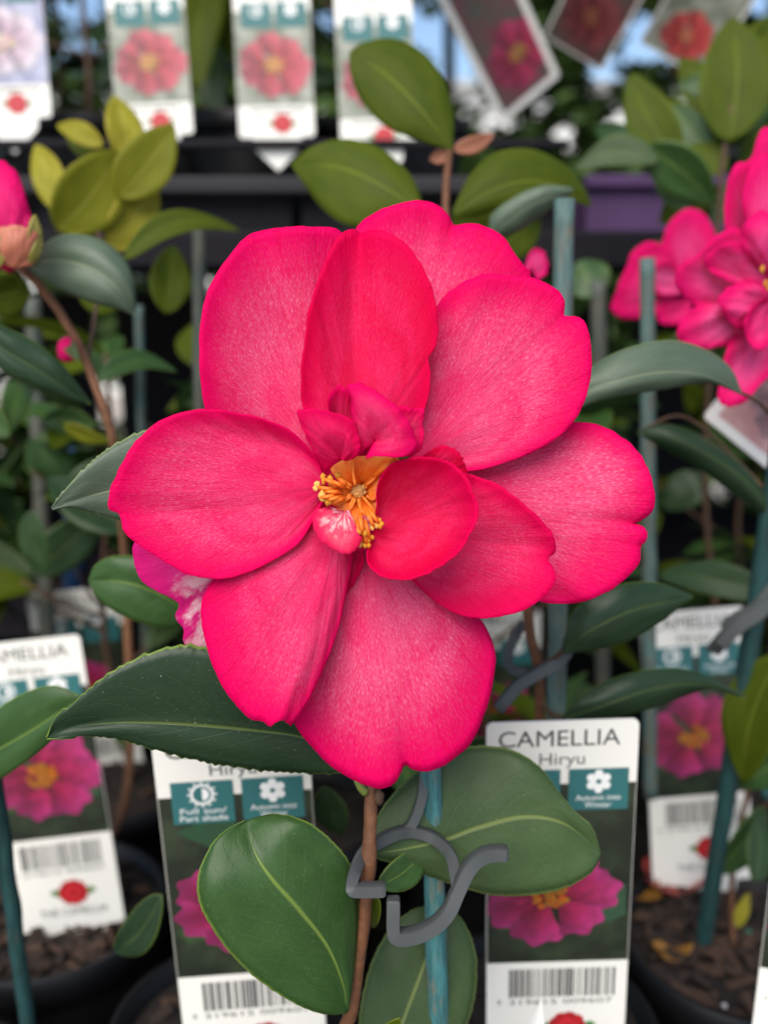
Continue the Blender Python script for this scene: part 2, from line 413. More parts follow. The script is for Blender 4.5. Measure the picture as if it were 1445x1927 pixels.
def bush(parent, foot, height, n, mats, rnd, ln=(.026, .042), branch=4, clear=(), start=.15, spread=.03, stem=.0014):
    """stem, side branches and leaves of a small potted shrub; clear = photo boxes kept free of leaves"""
    foot = Vector(foot); top = foot + Vector((rnd.uniform(-.01, .01), rnd.uniform(-.01, .01), height))
    def ax(t): return foot.lerp(top, t) + Vector((.004 * math.sin(t * 7 + foot.x * 40), .003 * math.sin(t * 5 + 1), 0))
    link('stem', tube_mesh([ax(i / 8) for i in range(9)], [stem * (1.15 - .6 * i / 8) for i in range(9)], 7), 'stem_grey', parent)
    lines = [ax]
    for b in range(branch):
        t0 = rnd.uniform(start, .8); an = rnd.uniform(0, 6.28); b0 = ax(t0); ln_b = rnd.uniform(.6, 1.1) * spread
        b1 = b0 + Vector((math.cos(an) * ln_b, math.sin(an) * ln_b, ln_b * rnd.uniform(.4, 1.0)))
        link('branch', tube_mesh([b0, b0.lerp(b1, .5) + Vector((0, 0, -.002)), b1], [stem * .7, stem * .55, stem * .4], 6), 'stem_grey', parent)
        lines.append(lambda t, b0=b0, b1=b1: b0.lerp(b1, t))
    for i in range(n):
        f = lines[0] if i % 3 == 0 else rnd.choice(lines)
        t = rnd.uniform(start, 1) if f is ax else rnd.uniform(.25, 1)
        p = f(t); l = rnd.uniform(*ln); yaw = rnd.uniform(0, 6.28); pit = rnd.uniform(-.5, .75); rl = rnd.uniform(-.6, .6); mt = rnd.choice(mats); k = rnd.randrange(5)
        q = p + Vector((math.cos(yaw) * math.cos(pit), math.sin(yaw) * math.cos(pit), math.sin(pit))) * l * .55
        x, y, z = project(q); e = l * .42 / max(z, .05) * FPX
        if any(x0 - e < x < x1 + e and y0 - e < y < y1 + e for x0, y0, x1, y1 in clear): continue
        free_leaf(parent, p, yaw, pit, rl, l, mt, k)

# ---------------------------------------------------------------- petals
def petal(parent, base, outline, mat='petal', pale=.5, cup=0, belly=0, rip=.0006, gp=1.0, nt=110, ns=30, z0=.150, name='petal', seed=0, streak=None, thick=.00016, fold=None, edge=.16, deep=.12):
    """petal fanning out from base (px, py, mm) to a traced margin of (px, py, mm); mm is depth behind z0"""
    O = catmull(outline, nt); V = []; UV = []; F = []; pl = []; stv = []; dpv = []
    S = [o.copy() for o in O]
    for _ in range(60): S = [S[0]] + [(S[q - 1] + S[q] * 2 + S[q + 1]) / 4 for q in range(1, nt - 1)] + [S[-1]]
    for j in range(nt):
        t = j / (nt - 1); st = math.sin(math.pi * t)
        ex, ey, ez = O[j]; gx, gy, gz = S[j]
        jit = 3.0 * noise.noise(Vector((t * 26, seed * 3.1, .5))) + 2.0 * noise.noise(Vector((t * 70, seed * 3.1, 4.5)))
        ln = math.hypot(ex - base[0], ey - base[1]) or 1
        ex += (ex - base[0]) / ln * jit; ey += (ey - base[1]) / ln * jit
        for i in range(ns):
            s = .02 + .98 * (i / (ns - 1)); w5 = s ** 7
            ox, oy, oz = gx + (ex - gx) * w5, gy + (ey - gy) * w5, gz + (ez - gz) * w5
            x = base[0] + (ox - base[0]) * s; y = base[1] + (oy - base[1]) * s
            z = base[2] + (oz - base[2]) * s ** gp
            z += belly * math.sin(math.pi * s) * (.35 + .65 * st)
            z -= cup * (1 - st ** .6) * math.sin(math.pi * min(1, s * .75 + .1))
            nz = noise.noise(Vector((t * 3.4 + seed * 5.7, s * 1.8, seed))) * 1.0 + .5 * noise.noise(Vector((t * 9 + seed, s * 2.6, 7 + seed)))
            z += rip * 1000 * nz * (.25 + s) 
            z += .30 * noise.noise(Vector((t * 30 + seed, s * 3.0, 2 + seed))) * s
            if fold:
                x0, y0, x1, y1, amt, wid = fold
                dx, dy = x1 - x0, y1 - y0; L2 = math.hypot(dx, dy)
                dd = ((x - x0) * dy - (y - y0) * dx) / L2; k = ((x - x0) * dx + (y - y0) * dy) / L2 / L2
                kk = max(0, min(1, k * 1.6)) if k < 1.2 else 1
                z += amt * math.exp(-(dd / wid) ** 2) * kk
            V.append(at(x, y, z0 + z / 1000)); UV.append((t * (1 if ln else 1), s))
            ew = edge * (2.2 + 1.6 * noise.noise(Vector((t * 4 + seed, 1.3, seed))))
            m = min(1.0, (1 - s) / ew) * min(1.0, st / .45); m = m * m * (3 - 2 * m)
            dpv.append(min(1, deep + .30 * max(0, 1 - s / .45))); pl.append(max(0, pale * m * min(1, s / .30 + .15)))
            if streak: stv.append(max(0.0, 1 - math.hypot(x - streak[0], y - streak[1]) / streak[2]) ** .5)
    for j in range(nt - 1):
        for i in range(ns - 1):
            a = j * ns + i; F.append((a, a + 1, a + ns + 1, a + ns))
    me = mesh(V, F, name, UV); fattr(me, 'pale', pl); fattr(me, 'deep', dpv)
    if streak: fattr(me, 'streak', stv)
    o = link(name, me, mat, parent); solid(o, thick, 0); return o

# ================================================================ the setting
def grid_sheet(name, x0, x1, y0, y1, z, n, mat, amp=0):
    V = []; F = []
    for i in range(n + 1):
        for j in range(n + 1):
            x = x0 + (x1 - x0) * i / n; y = y0 + (y1 - y0) * j / n
            V.append((x, y, z + amp * noise.noise(Vector((x * .3, y * .3, 0)))))
    for i in range(n):
        for j in range(n): F.append((i * (n + 1) + j, (i + 1) * (n + 1) + j, (i + 1) * (n + 1) + j + 1, i * (n + 1) + j + 1))
    return tag(link(name, mesh(V, F), mat), kind='structure')
grid_sheet('ground', -120, 120, -60, 180, 0, 60, 'ground', .03)

# nursery bench under the pots
SOIL = 1.2 - .206; POT_H = .085; BT = SOIL - POT_H + .004
bench = empty('nursery_bench', (0, .3, 0), 'dark slatted timber bench carrying the rows of potted camellias', 'bench')
for k in range(11):
    o = link('slat', boxes_mesh([((0, -.02 + k * .085, BT - .012), (1.7, .078, .022))]), 'bench', bench, smooth=False); bev(o, .002)
for sx in (-.8, .8):
    for y in (0.0, .8): link('leg', boxes_mesh([((sx, y, (BT - .024) / 2), (.06, .06, BT - .024))]), 'bench', bench, smooth=False)
    link('beam', boxes_mesh([((sx, .4, BT - .055), (.045, .92, .06))]), 'bench', bench, smooth=False)

# ---------------------------------------------------------------- pots
def pot(x, y, label, group='black nursery pots', r=.036, top=SOIL + .006, h=POT_H, chips=26, seed=0, mat='pot', cat='pot', name='plant_pot', base=None):
    rnd = random.Random(seed + 100)
    root = empty(name, (x, y, top - h), label, cat, group)
    prof = [(.0, 0), (r * .74, 0), (r * .76, .002), (r * .93, h * .84), (r * .93, h * .85), (r * 1.0, h * .855), (r * 1.02, h * .995), (r * 1.0, h), (r * .955, h * .995), (r * .91, h * .8), (r * .80, h * .3)]
    V = []; F = []; n = 40
    for (rr, zz) in prof:
        for k in range(n): a = 2 * math.pi * k / n; V.append((x + rr * math.cos(a), y + rr * math.sin(a), top - h + zz))
    for i in range(len(prof) - 1):
        for k in range(n): F.append((i * n + k, i * n + (k + 1) % n, (i + 1) * n + (k + 1) % n, (i + 1) * n + k))
    o = link('pot_wall', mesh(V, F), mat, root)
    # soil
    V = []; F = []; rs = r * .925; m = 18
    for i in range(m + 1):
        for k in range(n):
            a = 2 * math.pi * k / n; q = rs * i / m
            px_, py_ = x + q * math.cos(a), y + q * math.sin(a)
            V.append((px_, py_, top - .006 + .0022 * noise.noise(Vector((px_ * 160, py_ * 160, seed))) + .0012 * noise.noise(Vector((px_ * 420, py_ * 420, seed)))))
    for i in range(m):
        for k in range(n): F.append((i * n + k, (i + 1) * n + k, (i + 1) * n + (k + 1) % n, i * n + (k + 1) % n))
    s = link('soil', mesh(V, F), 'soil', root)
    lst = []
    for c in range(chips):
        a = rnd.uniform(0, 6.28); q = rs * math.sqrt(rnd.random()) * .9
        rot = Matrix.Rotation(rnd.uniform(0, 6.28), 3, 'Z') @ Matrix.Rotation(rnd.uniform(-.5, .5), 3, 'X') @ Matrix.Rotation(rnd.uniform(-.4, .4), 3, 'Y')
        lst.append(((x + q * math.cos(a), y + q * math.sin(a), top - .0045), (rnd.uniform(.002, .010), rnd.uniform(.0012, .0038), rnd.uniform(.0008, .0025)), rot))
    if chips:
        for li, nm in ((lst[::3], 'bark_light'), (lst[1::3] + lst[2::3], 'bark')):
            o = link('bark_mulch', boxes_mesh(li), nm, s, smooth=False); tag(o, kind='stuff'); bev(o, .0004, 1)
    return root
POTS = {}
def mkpot(key, x, y, label, **k): POTS[key] = (x, y); return pot(x, y, label, seed=len(POTS), **k)
mkpot('main', -.004, .135, 'black plastic pot of the camellia with the big open pink flower')
mkpot('t1', .040, .212, 'black plastic pot behind the stake with the cream barcode tag')
mkpot('t2', -.040, .210, 'black plastic pot holding the tag behind the rounded green leaf')
pr = mkpot('right', .112, .246, 'black plastic pot of bark mulch with a leaning teal stake in it', chips=170)
pl_ = mkpot('left', -.110, .262, 'black plastic pot of brown mulch beside the red rose barcode tag', chips=170)
mkpot('l0', -.122, .178, 'black plastic pot with a dark teal stake, mostly hidden by tags', chips=10)
mkpot('r0', .125, .160, 'black plastic pot holding the tag that leans outward beside the bark mulch', chips=30)
for i, (x, y) in enumerate([(-.19, .325), (-.112, .345), (-.035, .318), (.042, .320), (.150, .335), (-.075, .415), (.0, .40), (.08, .405), (.175, .415), (-.16, .42)]):
    mkpot('b%d' % i, x, y, 'black plastic pot in the shaded rows under the display rack', group='pots in the rear rows', chips=12)

# loose things on the mulch of the right-hand pot
def on_soil(px, py, dz=.0):
    d = RM @ Vector(((px - PW / 2) / FPX, -(py - PH / 2) / FPX, -1)); t = (SOIL + dz - CAM.z) / d.z
    return CAM + d * t
def lump(parent, name, p, s, mat, seed=0, label=None, cat=None, group=None):
    bm = bmesh.new(); bmesh.ops.create_icosphere(bm, subdivisions=2, radius=1)
    for v in bm.verts:
        k = 1 + (.55 if name == 'anther' else .25) * noise.noise(v.co * (2.6 if name == 'anther' else 1.7) + Vector((seed, 0, 0))); v.co = Vector((v.co.x * s[0], v.co.y * s[1], v.co.z * s[2])) * k + p
    me = bpy.data.meshes.new(name); bm.to_mesh(me); bm.free()
    o = link(name, me, mat, parent)
    if label: tag(o, label, cat, group)
    return o
def crumple(name, p, r, mat, label, cat, seed=0, group=None):
    V = []; F = []; n, m = 22, 7
    for i in range(m):
        for k in range(n):
            a = 2 * math.pi * k / n; q = r * (i + .05) / (m - 1) * (1 + .25 * math.sin(3 * a + seed))
            x, y = math.cos(a) * q, math.sin(a) * q * .7
            V.append(p + Vector((x, y, .0015 + .45 * (x * x + y * y) / r + .0018 * noise.noise(Vector((x * 260, y * 260, seed))))))
    for i in range(m - 1):
        for k in range(n): F.append((i * n + k, (i + 1) * n + k, (i + 1) * n + (k + 1) % n, i * n + (k + 1) % n))
    o = link(name, mesh(V, F), mat); solid(o, .0003); return tag(o, label, cat, group)
crumple('fallen_leaf', on_soil(1262, 1805), .0055, 'deadleaf', 'curled amber dead leaf lying on the bark mulch', 'leaf', 1)
crumple('fallen_petal', on_soil(1265, 1672), .0120, 'deadpetal', 'withered red petal on the mulch below the rose barcode tag', 'petal', 2)
crumple('fallen_petal', on_soil(1205, 1690), .0075, 'deadleaf', 'withered orange petal beside the red one on the mulch', 'petal', 5)
lump(None, 'fertiliser_bead', on_soil(1407, 1757, .001), (.0014,) * 3, 'fert', 3, 'small green fertiliser bead on the mulch', 'bead')
for i, (x, y) in enumerate([(1362, 1893), (1377, 1907), (1356, 1828)]):
    lump(None, 'perlite_grain', on_soil(x, y, .0008), (.0010, .0009, .0008), 'perlite', i, 'tiny white perlite grain on the dark mulch', 'grain', 'perlite grains on the mulch')
pc = on_soil(1296, 1880, .001)
o = link('bark_piece', boxes_mesh([(pc, (.0125, .0065, .0032), Matrix.Rotation(-.45, 3, 'Z') @ Matrix.Rotation(.15, 3, 'X'))]), 'bark_light', smooth=False); bev(o, .0008)
tag(o, 'thick tan block of bark near the rim of the mulch pot', 'bark')
pc = on_soil(1372, 1800, .001)
o = link('bark_piece', boxes_mesh([(pc, (.0030, .0145, .0026), Matrix.Rotation(.1, 3, 'Z') @ Matrix.Rotation(.1, 3, 'X'))]), 'bark_light', smooth=False); bev(o, .0007)
tag(o, 'narrow pale bark splinter near the green bead', 'bark')

# ---------------------------------------------------------------- display rack behind
rack = empty('display_rack', (0, .6, 0), 'dark grey tiered display rack behind the lower camellias', 'rack')
def rbox(name, c, s, mat='rack', b=.0015):
    o = link(name, boxes_mesh([(Vector(c), s)]), mat, rack, smooth=False); bev(o, b); return o
Z0 = 1.2
rbox('shelf', (0, .60, Z0 + .012), (1.5, .34, .006), 'rack_dark')
rbox('rail', (-.335, .4235, Z0 + .0435), (.83, .007, .0075))
rbox('rail', (-.335, .4190, Z0 + .0600), (.83, .003, .0040), 'rack_dark')
rbox('rail', (0, .428, Z0 + .0165), (1.5, .006, .016), 'rack_dark')
for k in range(7):
    x = -.6995 + k * .12
    rbox('lip_panel', (x, .4320, Z0 + .031), (.1165, .004, .022), 'rack_dark')
rbox('upright', (-.70, .44, (Z0 + .5) / 2), (.02, .02, Z0 + .5)); rbox('upright', (.70, .44, (Z0 + .5) / 2), (.02, .02, Z0 + .5))
rbox('upright', (-.70, .76, (Z0 + .5) / 2), (.02, .02, Z0 + .5)); rbox('upright', (.70, .76, (Z0 + .5) / 2), (.02, .02, Z0 + .5))
for k in range(14): rbox('added_shade_board', (-.70 + k * .105, .772, (BT + Z0 + .01) / 2), (.072 if k in (4, 9) else .098, .006, Z0 - BT - .02), 'rack_dark')  # boards added to darken the space under the shelf; slits pass light spots
rbox('back_shelf', (0, .62, BT + .10), (1.3, .30, .006), 'rack_dark')

# ---------------------------------------------------------------- printed tags
TEXT = {}
def text_mesh(s, font_w=None):
    if s in TEXT: return TEXT[s]
    c = bpy.data.curves.new('txt', 'FONT'); c.body = s; c.align_x = 'CENTER'; c.align_y = 'BOTTOM_BASELINE'; c.resolution_u = 3
    o = bpy.data.objects.new('txt', c); COL.objects.link(o)
    dg = bpy.context.evaluated_depsgraph_get(); me = bpy.data.meshes.new_from_object(o.evaluated_get(dg))
    bpy.data.objects.remove(o); bpy.data.curves.remove(c)
    xs = [v.co.x for v in me.vertices]; TEXT[s] = ([v.co.copy() for v in me.vertices], [tuple(p.vertices) for p in me.polygons], min(xs), max(xs))
    return TEXT[s]
def lettering(parent, s, cx, base, width, lift, mat='ink', cap=None, name='lettering', bold=0):
    V, F, x0, x1 = text_mesh(s); k = width / (x1 - x0); ky = (cap / .70) if cap else k
    me = mesh([((v.x - (x0 + x1) / 2) * k + cx, base + v.y * ky, lift) for v in V], F)
    return link(name, me, mat, parent, local=True, smooth=False)
def flat(parent, name, polys, lift, mat, colors=None):
    V = []; F = []; C = []
    for pi, p in enumerate(polys):
        o = len(V); V += [(q[0], q[1], lift + (q[2] if len(q) > 2 else 0)) for q in p]; F.append(tuple(range(o, o + len(p))))
        if colors: C += [colors[pi]] * len(p) if not isinstance(colors[pi], list) else colors[pi]
    me = mesh(V, F)
    if colors:
        a = me.attributes.new('ink', 'FLOAT_COLOR', 'POINT'); a.data.foreach_set('color', [x for c in C for x in (*c, 1)])
    return link(name, me, mat, parent, local=True, smooth=False)
def rect(x0, y0, x1, y1): return [(x0, y0), (x1, y0), (x1, y1), (x0, y1)]
def disc(cx, cy, r, n=20, ph=0): return [(cx + r * math.cos(2 * math.pi * k / n + ph), cy + r * math.sin(2 * math.pi * k / n + ph)) for k in range(n)]
def ring(cx, cy, r0, r1, n=20, a0=0, a1=2 * math.pi):
    P = []
    for k in range(n):
        a, b = a0 + (a1 - a0) * k / n, a0 + (a1 - a0) * (k + 1) / n
        P.append([(cx + r0 * math.cos(a), cy + r0 * math.sin(a)), (cx + r1 * math.cos(a), cy + r1 * math.sin(a)), (cx + r1 * math.cos(b), cy + r1 * math.sin(b)), (cx + r0 * math.cos(b), cy + r0 * math.sin(b))])
    return P
def flower_print(parent, cx, cy, r, lift, rnd, inner, outer, heart, clipx=.498):
    """printed picture of a flower: fans of petals shaded from throat to rim"""
    V = []; F = []; C = []
    def fan(ang, length, wid, z, c0, c1):
        o = len(V); n = 16; rows = 5
        for j in range(rows + 1):
            s = j / rows
            for i in range(n + 1):
                t = -1 + 2 * i / n; l = length * (1 - .20 * t * t) * (1 + .05 * math.sin(t * 9 + ang * 3))
                a = ang + t * wid * (.35 + .65 * s)
                x = cx + math.cos(a) * l * s; y = cy + math.sin(a) * l * s * .86
                V.append((max(-clipx, min(clipx, x)), y, lift + z))
                sh = .72 + .28 * math.cos(t * 2.2 + ang) ; k = s * s
                C.append(tuple((c0[q] * (1 - k) + c1[q] * k) * sh for q in range(3)))
        for j in range(rows):
            for i in range(n): a_ = o + j * (n + 1) + i; F.append((a_, a_ + 1, a_ + n + 2, a_ + n + 1))
    for k in range(7): fan(k * .898 + rnd.uniform(-.12, .12), r * rnd.uniform(.92, 1.08), .56, .0006 * k, inner, outer)
    for k in range(5): fan(k * 1.257 + .4 + rnd.uniform(-.12, .12), r * rnd.uniform(.60, .72), .55, .006 + .0006 * k, tuple(x * .85 for x in inner), tuple(.6 * a + .4 * b for a, b in zip(inner, outer)))
    me = mesh(V, F); a = me.attributes.new('ink', 'FLOAT_COLOR', 'POINT'); a.data.foreach_set('color', [x for c in C for x in (*c, 1)])
    fl = link('flower_picture', me, 'print', parent, local=True, smooth=False)
    P = []; CC = []
    for k in range(46):
        a = rnd.uniform(0, 6.28); q = r * .26 * math.sqrt(rnd.random()); P.append(disc(cx + q * math.cos(a), cy + q * math.sin(a) * .8, r * .055, 8))
        P[-1] = [(x, y, .0003 * k) for x, y in P[-1]]; CC.append(tuple(x * rnd.uniform(.6, 1.1) for x in heart))
    o = flat(fl, 'stamen_picture', P, lift + .012, 'print', CC)
    return fl
PINKS = ((.36, .008, .05), (.46, .035, .18), (.45, .13, .008))
REDS = ((.46, .040, .05), (.60, .10, .14), (.58, .24, .07))
LILAC = ((.62, .40, .50), (.72, .66, .72), (.70, .55, .45))
PALE = ((.50, .16, .16), (.60, .34, .32), (.60, .3, .2))
TL_TAIL = 3.28
def plant_tag(tl, tr, bl, label, seed=0, heading=True, panel=1.88, height=2.80, pic='pic_green', cols=PINKS, fpos=(.0, 1.10), frad=.47, header=.46, group='printed camellia tags', minimal=False, name='plant_tag', margin=.0, tail=True, letters=True, TL_TAIL=TL_TAIL):
    rnd = random.Random(seed + 5)
    a, b, c = at(*tl), at(*tr), at(*bl)
    X = (b - a); W = X.length; X.normalize(); Dn = (c - a); Dn = (Dn - X * Dn.dot(X)).normalized(); Y = -Dn; Nz = X.cross(Y).normalized()
    org = a + X * W * .5 + Dn * W * TL_TAIL
    mat = Matrix(((X.x * W, Y.x * W, Nz.x * W, org.x), (X.y * W, Y.y * W, Nz.y * W, org.y), (X.z * W, Y.z * W, Nz.z * W, org.z), (0, 0, 0, 1)))
    T = empty(name, None, label, 'plant tag', group, matrix=mat); T.empty_display_size = 1
    def yy(d): return TL_TAIL - d
    # card with rounded shoulders and a pointed foot
    rc = .045; pts = []
    for cx, cy, a0 in ((.5 - rc, yy(rc), 0), (-.5 + rc, yy(rc), 90)):
        for k in range(6): an = R(a0 + 90 * k / 5); pts.append((cx + rc * math.cos(an), cy + rc * math.sin(an)))
    lo = [(-.5, yy(height - .03)), (-.47, yy(height)), (-.34, yy(height)), (-.32, yy(height + .14)), (0, 0), (.32, yy(height + .14)), (.34, yy(height)), (.47, yy(height)), (.5, yy(height - .03))]
    if height < 2.5: lo = [(-.5, yy(height - .03)), (-.47, yy(height)), (-.33, yy(height)), (-.31, yy(height + .14)), (0, 0), (.31, yy(height + .14)), (.33, yy(height)), (.47, yy(height)), (.5, yy(height - .03))]
    if not tail: lo = [(-.5, yy(height - .03)), (-.47, yy(height)), (.47, yy(height)), (.5, yy(height - .03))]
    pts = pts + lo; n = len(pts); th = .018
    V = [(x, y, 0) for x, y in pts] + [(x, y, -th) for x, y in pts]
    F = [tuple(range(n)), tuple(reversed(range(n, 2 * n)))] + [(i, i + n, (i + 1) % n + n, (i + 1) % n) for i in range(n)]
    link('card', mesh(V, F), 'card', T, local=True, smooth=False)
    e = .003
    px0 = -.5 + margin + .004
    p0, p1 = (header if heading else .04), (panel if panel else height - margin)
    pic_o = flat(T, 'picture', [rect(px0, yy(p1), -px0, yy(p0))], e, pic)
    flower_print(pic_o, fpos[0], yy(fpos[1]), frad, 2 * e, rnd, *cols, clipx=-px0)
    if not minimal and heading:
        lp = [[(-.42, yy(.72)), (-.10, yy(.60)), (.02, yy(.70)), (-.18, yy(.86))], [(.20, yy(1.45)), (.46, yy(1.25)), (.47, yy(1.50)), (.34, yy(1.56))], [(-.46, yy(1.50)), (-.30, yy(1.40)), (-.22, yy(1.56)), (-.40, yy(1.60))]]
        flat(pic_o, 'leaf_picture', lp, 1.4 * e, 'print', [(.02, .07, .03), (.03, .08, .04), (.03, .07, .02)])
    if heading:
        lettering(T, 'CAMELLIA', -.02, yy(.178), .80, e, 'ink', cap=.118, name='heading_lettering')
        lettering(T, 'Hiryu', .0, yy(.315), .30, e, 'ink_grey', cap=.088, name='variety_lettering')
        for x0, word in ((-.41, ('Full sun/', 'Part shade')), (.045, ('Autumn into', 'Winter'))):
            pn = flat(T, 'icon_panel', [rect(x0, yy(.66), x0 + .40, yy(.35))], 2.2 * e, 'teal'); cx = x0 + .20
            if word[0][0] == 'F':
                P = ring(cx, yy(.445), .060, .078) + [[(cx, yy(.445) - .045)] + [(cx + .045 * math.cos(R(q)), yy(.445) + .045 * math.sin(R(q))) for q in range(-75, 91, 15)]]
                for k in range(12):
                    an = k * math.pi / 6; d = (math.cos(an), math.sin(an)); q = (-d[1], d[0])
                    P.append([(cx + d[0] * .083 + q[0] * .012, yy(.445) + d[1] * .083 + q[1] * .012), (cx + d[0] * .083 - q[0] * .012, yy(.445) + d[1] * .083 - q[1] * .012), (cx + d[0] * .10, yy(.445) + d[1] * .10)])
            else:
                P = []
                for k in range(6):
                    an = k * math.pi / 3 + .52; P.append([(cx + .058 * math.cos(an) + .030 * math.cos(t), yy(.445) + .058 * math.sin(an) + .030 * math.sin(t)) for t in [q * math.pi / 5 for q in range(10)]])
                P += ring(cx, yy(.445), .018, .050, 14)
                P = [[(x, y, .0002 * i) for x, y in p] for i, p in enumerate(P)]
            flat(pn, 'icon', P, 3.2 * e, 'white_ink')
            if letters:
                lettering(pn, word[0], cx, yy(.585), .30, 3.2 * e, 'white_ink', cap=.042)
                lettering(pn, word[1], cx, yy(.640), .31 if len(word[1]) > 7 else .18, 3.2 * e, 'white_ink', cap=.042)
    short = height < 2.5
    if panel:
        P = []; x = -.34
        while x < .40:
            w = rnd.choice((.006, .006, .012, .018)); P.append(rect(x, yy(panel + (.09 if short else .30)), x + w, yy(panel + (.04 if short else .06)))); x += w + rnd.choice((.006, .008, .014, .018))
        flat(T, 'barcode', P, e, 'ink')
        if letters:
            lettering(T, '319615 009607', .03, yy(panel + .365), .74, e, 'ink_grey', cap=.045, name='barcode_number')
            lettering(T, '9', -.41, yy(panel + .365), .03, e, 'ink_grey', cap=.045, name='barcode_number')
        P = []; C = []; cx, cy = .08, yy(panel + (.23 if short else .56))
        for k in range(9):
            an = k * .698; P.append([(x, y, .0003 * k) for x, y in disc(cx + .085 * math.cos(an), cy + .075 * math.sin(an), .055, 10)]); C.append((.46 + .06 * (k % 2), .012, .018))
        for k in range(5):
            an = k * 1.257 + .3; P.append([(x, y, .003 + .0003 * k) for x, y in disc(cx + .038 * math.cos(an), cy + .034 * math.sin(an), .046, 10)]); C.append((.60, .02, .03))
        P.append([(x, y, .006) for x, y in disc(cx, cy, .028, 10)]); C.append((.34, .005, .010))
        for sgn in (-1, 1): P.append([(cx + sgn * .10, cy - .01, -.001), (cx + sgn * .16, cy + .045, -.001), (cx + sgn * .215, cy + .01, -.001), (cx + sgn * .15, cy - .035, -.001)][::sgn]); C.append((.06, .22, .04))
        flat(T, 'rose_emblem', P, 2 * e, 'print', C)
        if letters: lettering(T, 'THE CAMELLIA', .06, yy(panel + .79), .62, e, 'ink', cap=.075, name='emblem_lettering')
    return T

plant_tag((915, 1362, .200), (1203, 1353, .200), (894, 1880, .2195), 'crisp cream camellia tag behind the oval leaf right of the teal stake', 1, fpos=(-.06, 1.32), frad=.46)
plant_tag((283, 1384, .199), (580, 1366, .201), (322, 1868, .2180), 'camellia tag with both teal boxes showing, under the big serrated leaf', 2, fpos=(-.02, 1.32), frad=.46)
plant_tag((-68, 1218, .278), (150, 1194, .280), (14, 1592, .2900), 'camellia tag beside the mulch pot, its photo flower partly behind a drooping leaf', 3, fpos=(-.02, 1.26), frad=.50)
plant_tag((1204, 1156, .304), (1398, 1140, .304), (1190, 1505, .3120), 'camellia tag crossed by the leaning teal stake and two dark leaves', 4, fpos=(-.04, 1.26), frad=.50)
plant_tag((-232, 1480, .196), (-8, 1470, .205), (-160, 1880, .2150), 'camellia tag showing only its right edge beside the dark teal stake', 5, fpos=(.1, 1.28))
plant_tag((1468, 1500, .204), (1690, 1530, .198), (1409, 1800, .2150), 'tilted cream tag leaning outward past the bark mulch', 6, fpos=(0, 1.28))
plant_tag((48, 1118, .370), (222, 1104, .374), (80, 1420, .396), 'small shaded camellia tag behind the upright grey stake and rounded leaf', 7, fpos=(0, 1.28), letters=False)
plant_tag((845, 1152, .352), (1018, 1146, .352), (850, 1450, .374), 'shaded camellia tag behind the reddish stem and hooked grey clip', 8, fpos=(0, 1.28), letters=False)
# upper row, on the rack
UP = 'tags along the display rack'
plant_tag((-80, -100, .380), (72, -104, .380), (-62, 145, .388), 'rack tag picturing a pale lilac flower', 11, panel=1.62, height=2.02, pic='pic_lilac', cols=LILAC, fpos=(0, 1.12), frad=.48, group=UP, minimal=True, letters=False, TL_TAIL=2.45)
plant_tag((196, -50, .384), (341, -57, .384), (230, 200, .392), 'leaning rack tag with a red flower behind the yellow young leaves', 12, panel=1.62, height=2.02, pic='pic_pale', cols=REDS, fpos=(0, 1.12), frad=.48, group=UP, minimal=True, letters=False, TL_TAIL=2.45)
plant_tag((436, -48, .384), (581, -52, .384), (464, 196, .392), 'rack tag with a red flower standing clear above the rail', 13, panel=1.62, height=2.02, pic='pic_pale', cols=REDS, fpos=(0, 1.12), frad=.48, group=UP, minimal=True, letters=False, TL_TAIL=2.45)
plant_tag((628, -22, .384), (773, -28, .384), (664, 225, .392), 'rack tag mostly hidden by the oval olive leaf', 14, panel=1.62, height=2.02, pic='pic_pale', cols=REDS, fpos=(0, 1.12), frad=.48, group=UP, minimal=True, letters=False, TL_TAIL=2.45)
# swing tags hanging in the upper shrubs and at the right
SW = 'tilted tags hanging among the upper shrubs'
plant_tag((765, -122, .44), (890, -226, .44), (1000, 172, .50), 'tilted hanging tag with a broad white edge and magenta flower', 21, heading=False, panel=None, height=2.5, pic='pic_maroon', cols=((.42, .012, .06), (.50, .03, .12), (.5, .2, .05)), fpos=(.1, 1.9), frad=.46, margin=.09, group=SW, minimal=True, tail=False)
plant_tag((1200, -300, .42), (1330, -222, .42), (995, 30, .49), 'tilted hanging tag with a dusky red picture and pale lower edge', 22, heading=False, panel=None, height=2.55, pic='pic_maroon', cols=((.22, .03, .04), (.26, .07, .07), (.3, .1, .05)), fpos=(0, 2.0), frad=.46, margin=.03, group=SW, minimal=True, tail=False)
plant_tag((1440, -330, .42), (1580, -245, .42), (1215, 12, .48), 'tilted hanging tag with a coral red flower at its foot', 23, heading=False, panel=None, height=2.55, pic='pic_pale', cols=((.6, .05, .05), (.66, .10, .09), (.6, .2, .1)), fpos=(.02, 2.2), frad=.36, margin=.03, group=SW, minimal=True, tail=False)
plant_tag((1665, 360, .262), (1832, 495, .262), (1323, 783, .262), 'tilted tag with a dusty pink picture below the double flower', 24, heading=False, panel=None, height=2.54, pic='pic_pinkish', cols=PALE, fpos=(.1, 2.0), frad=.42, margin=.09, group=SW, minimal=True, tail=False)
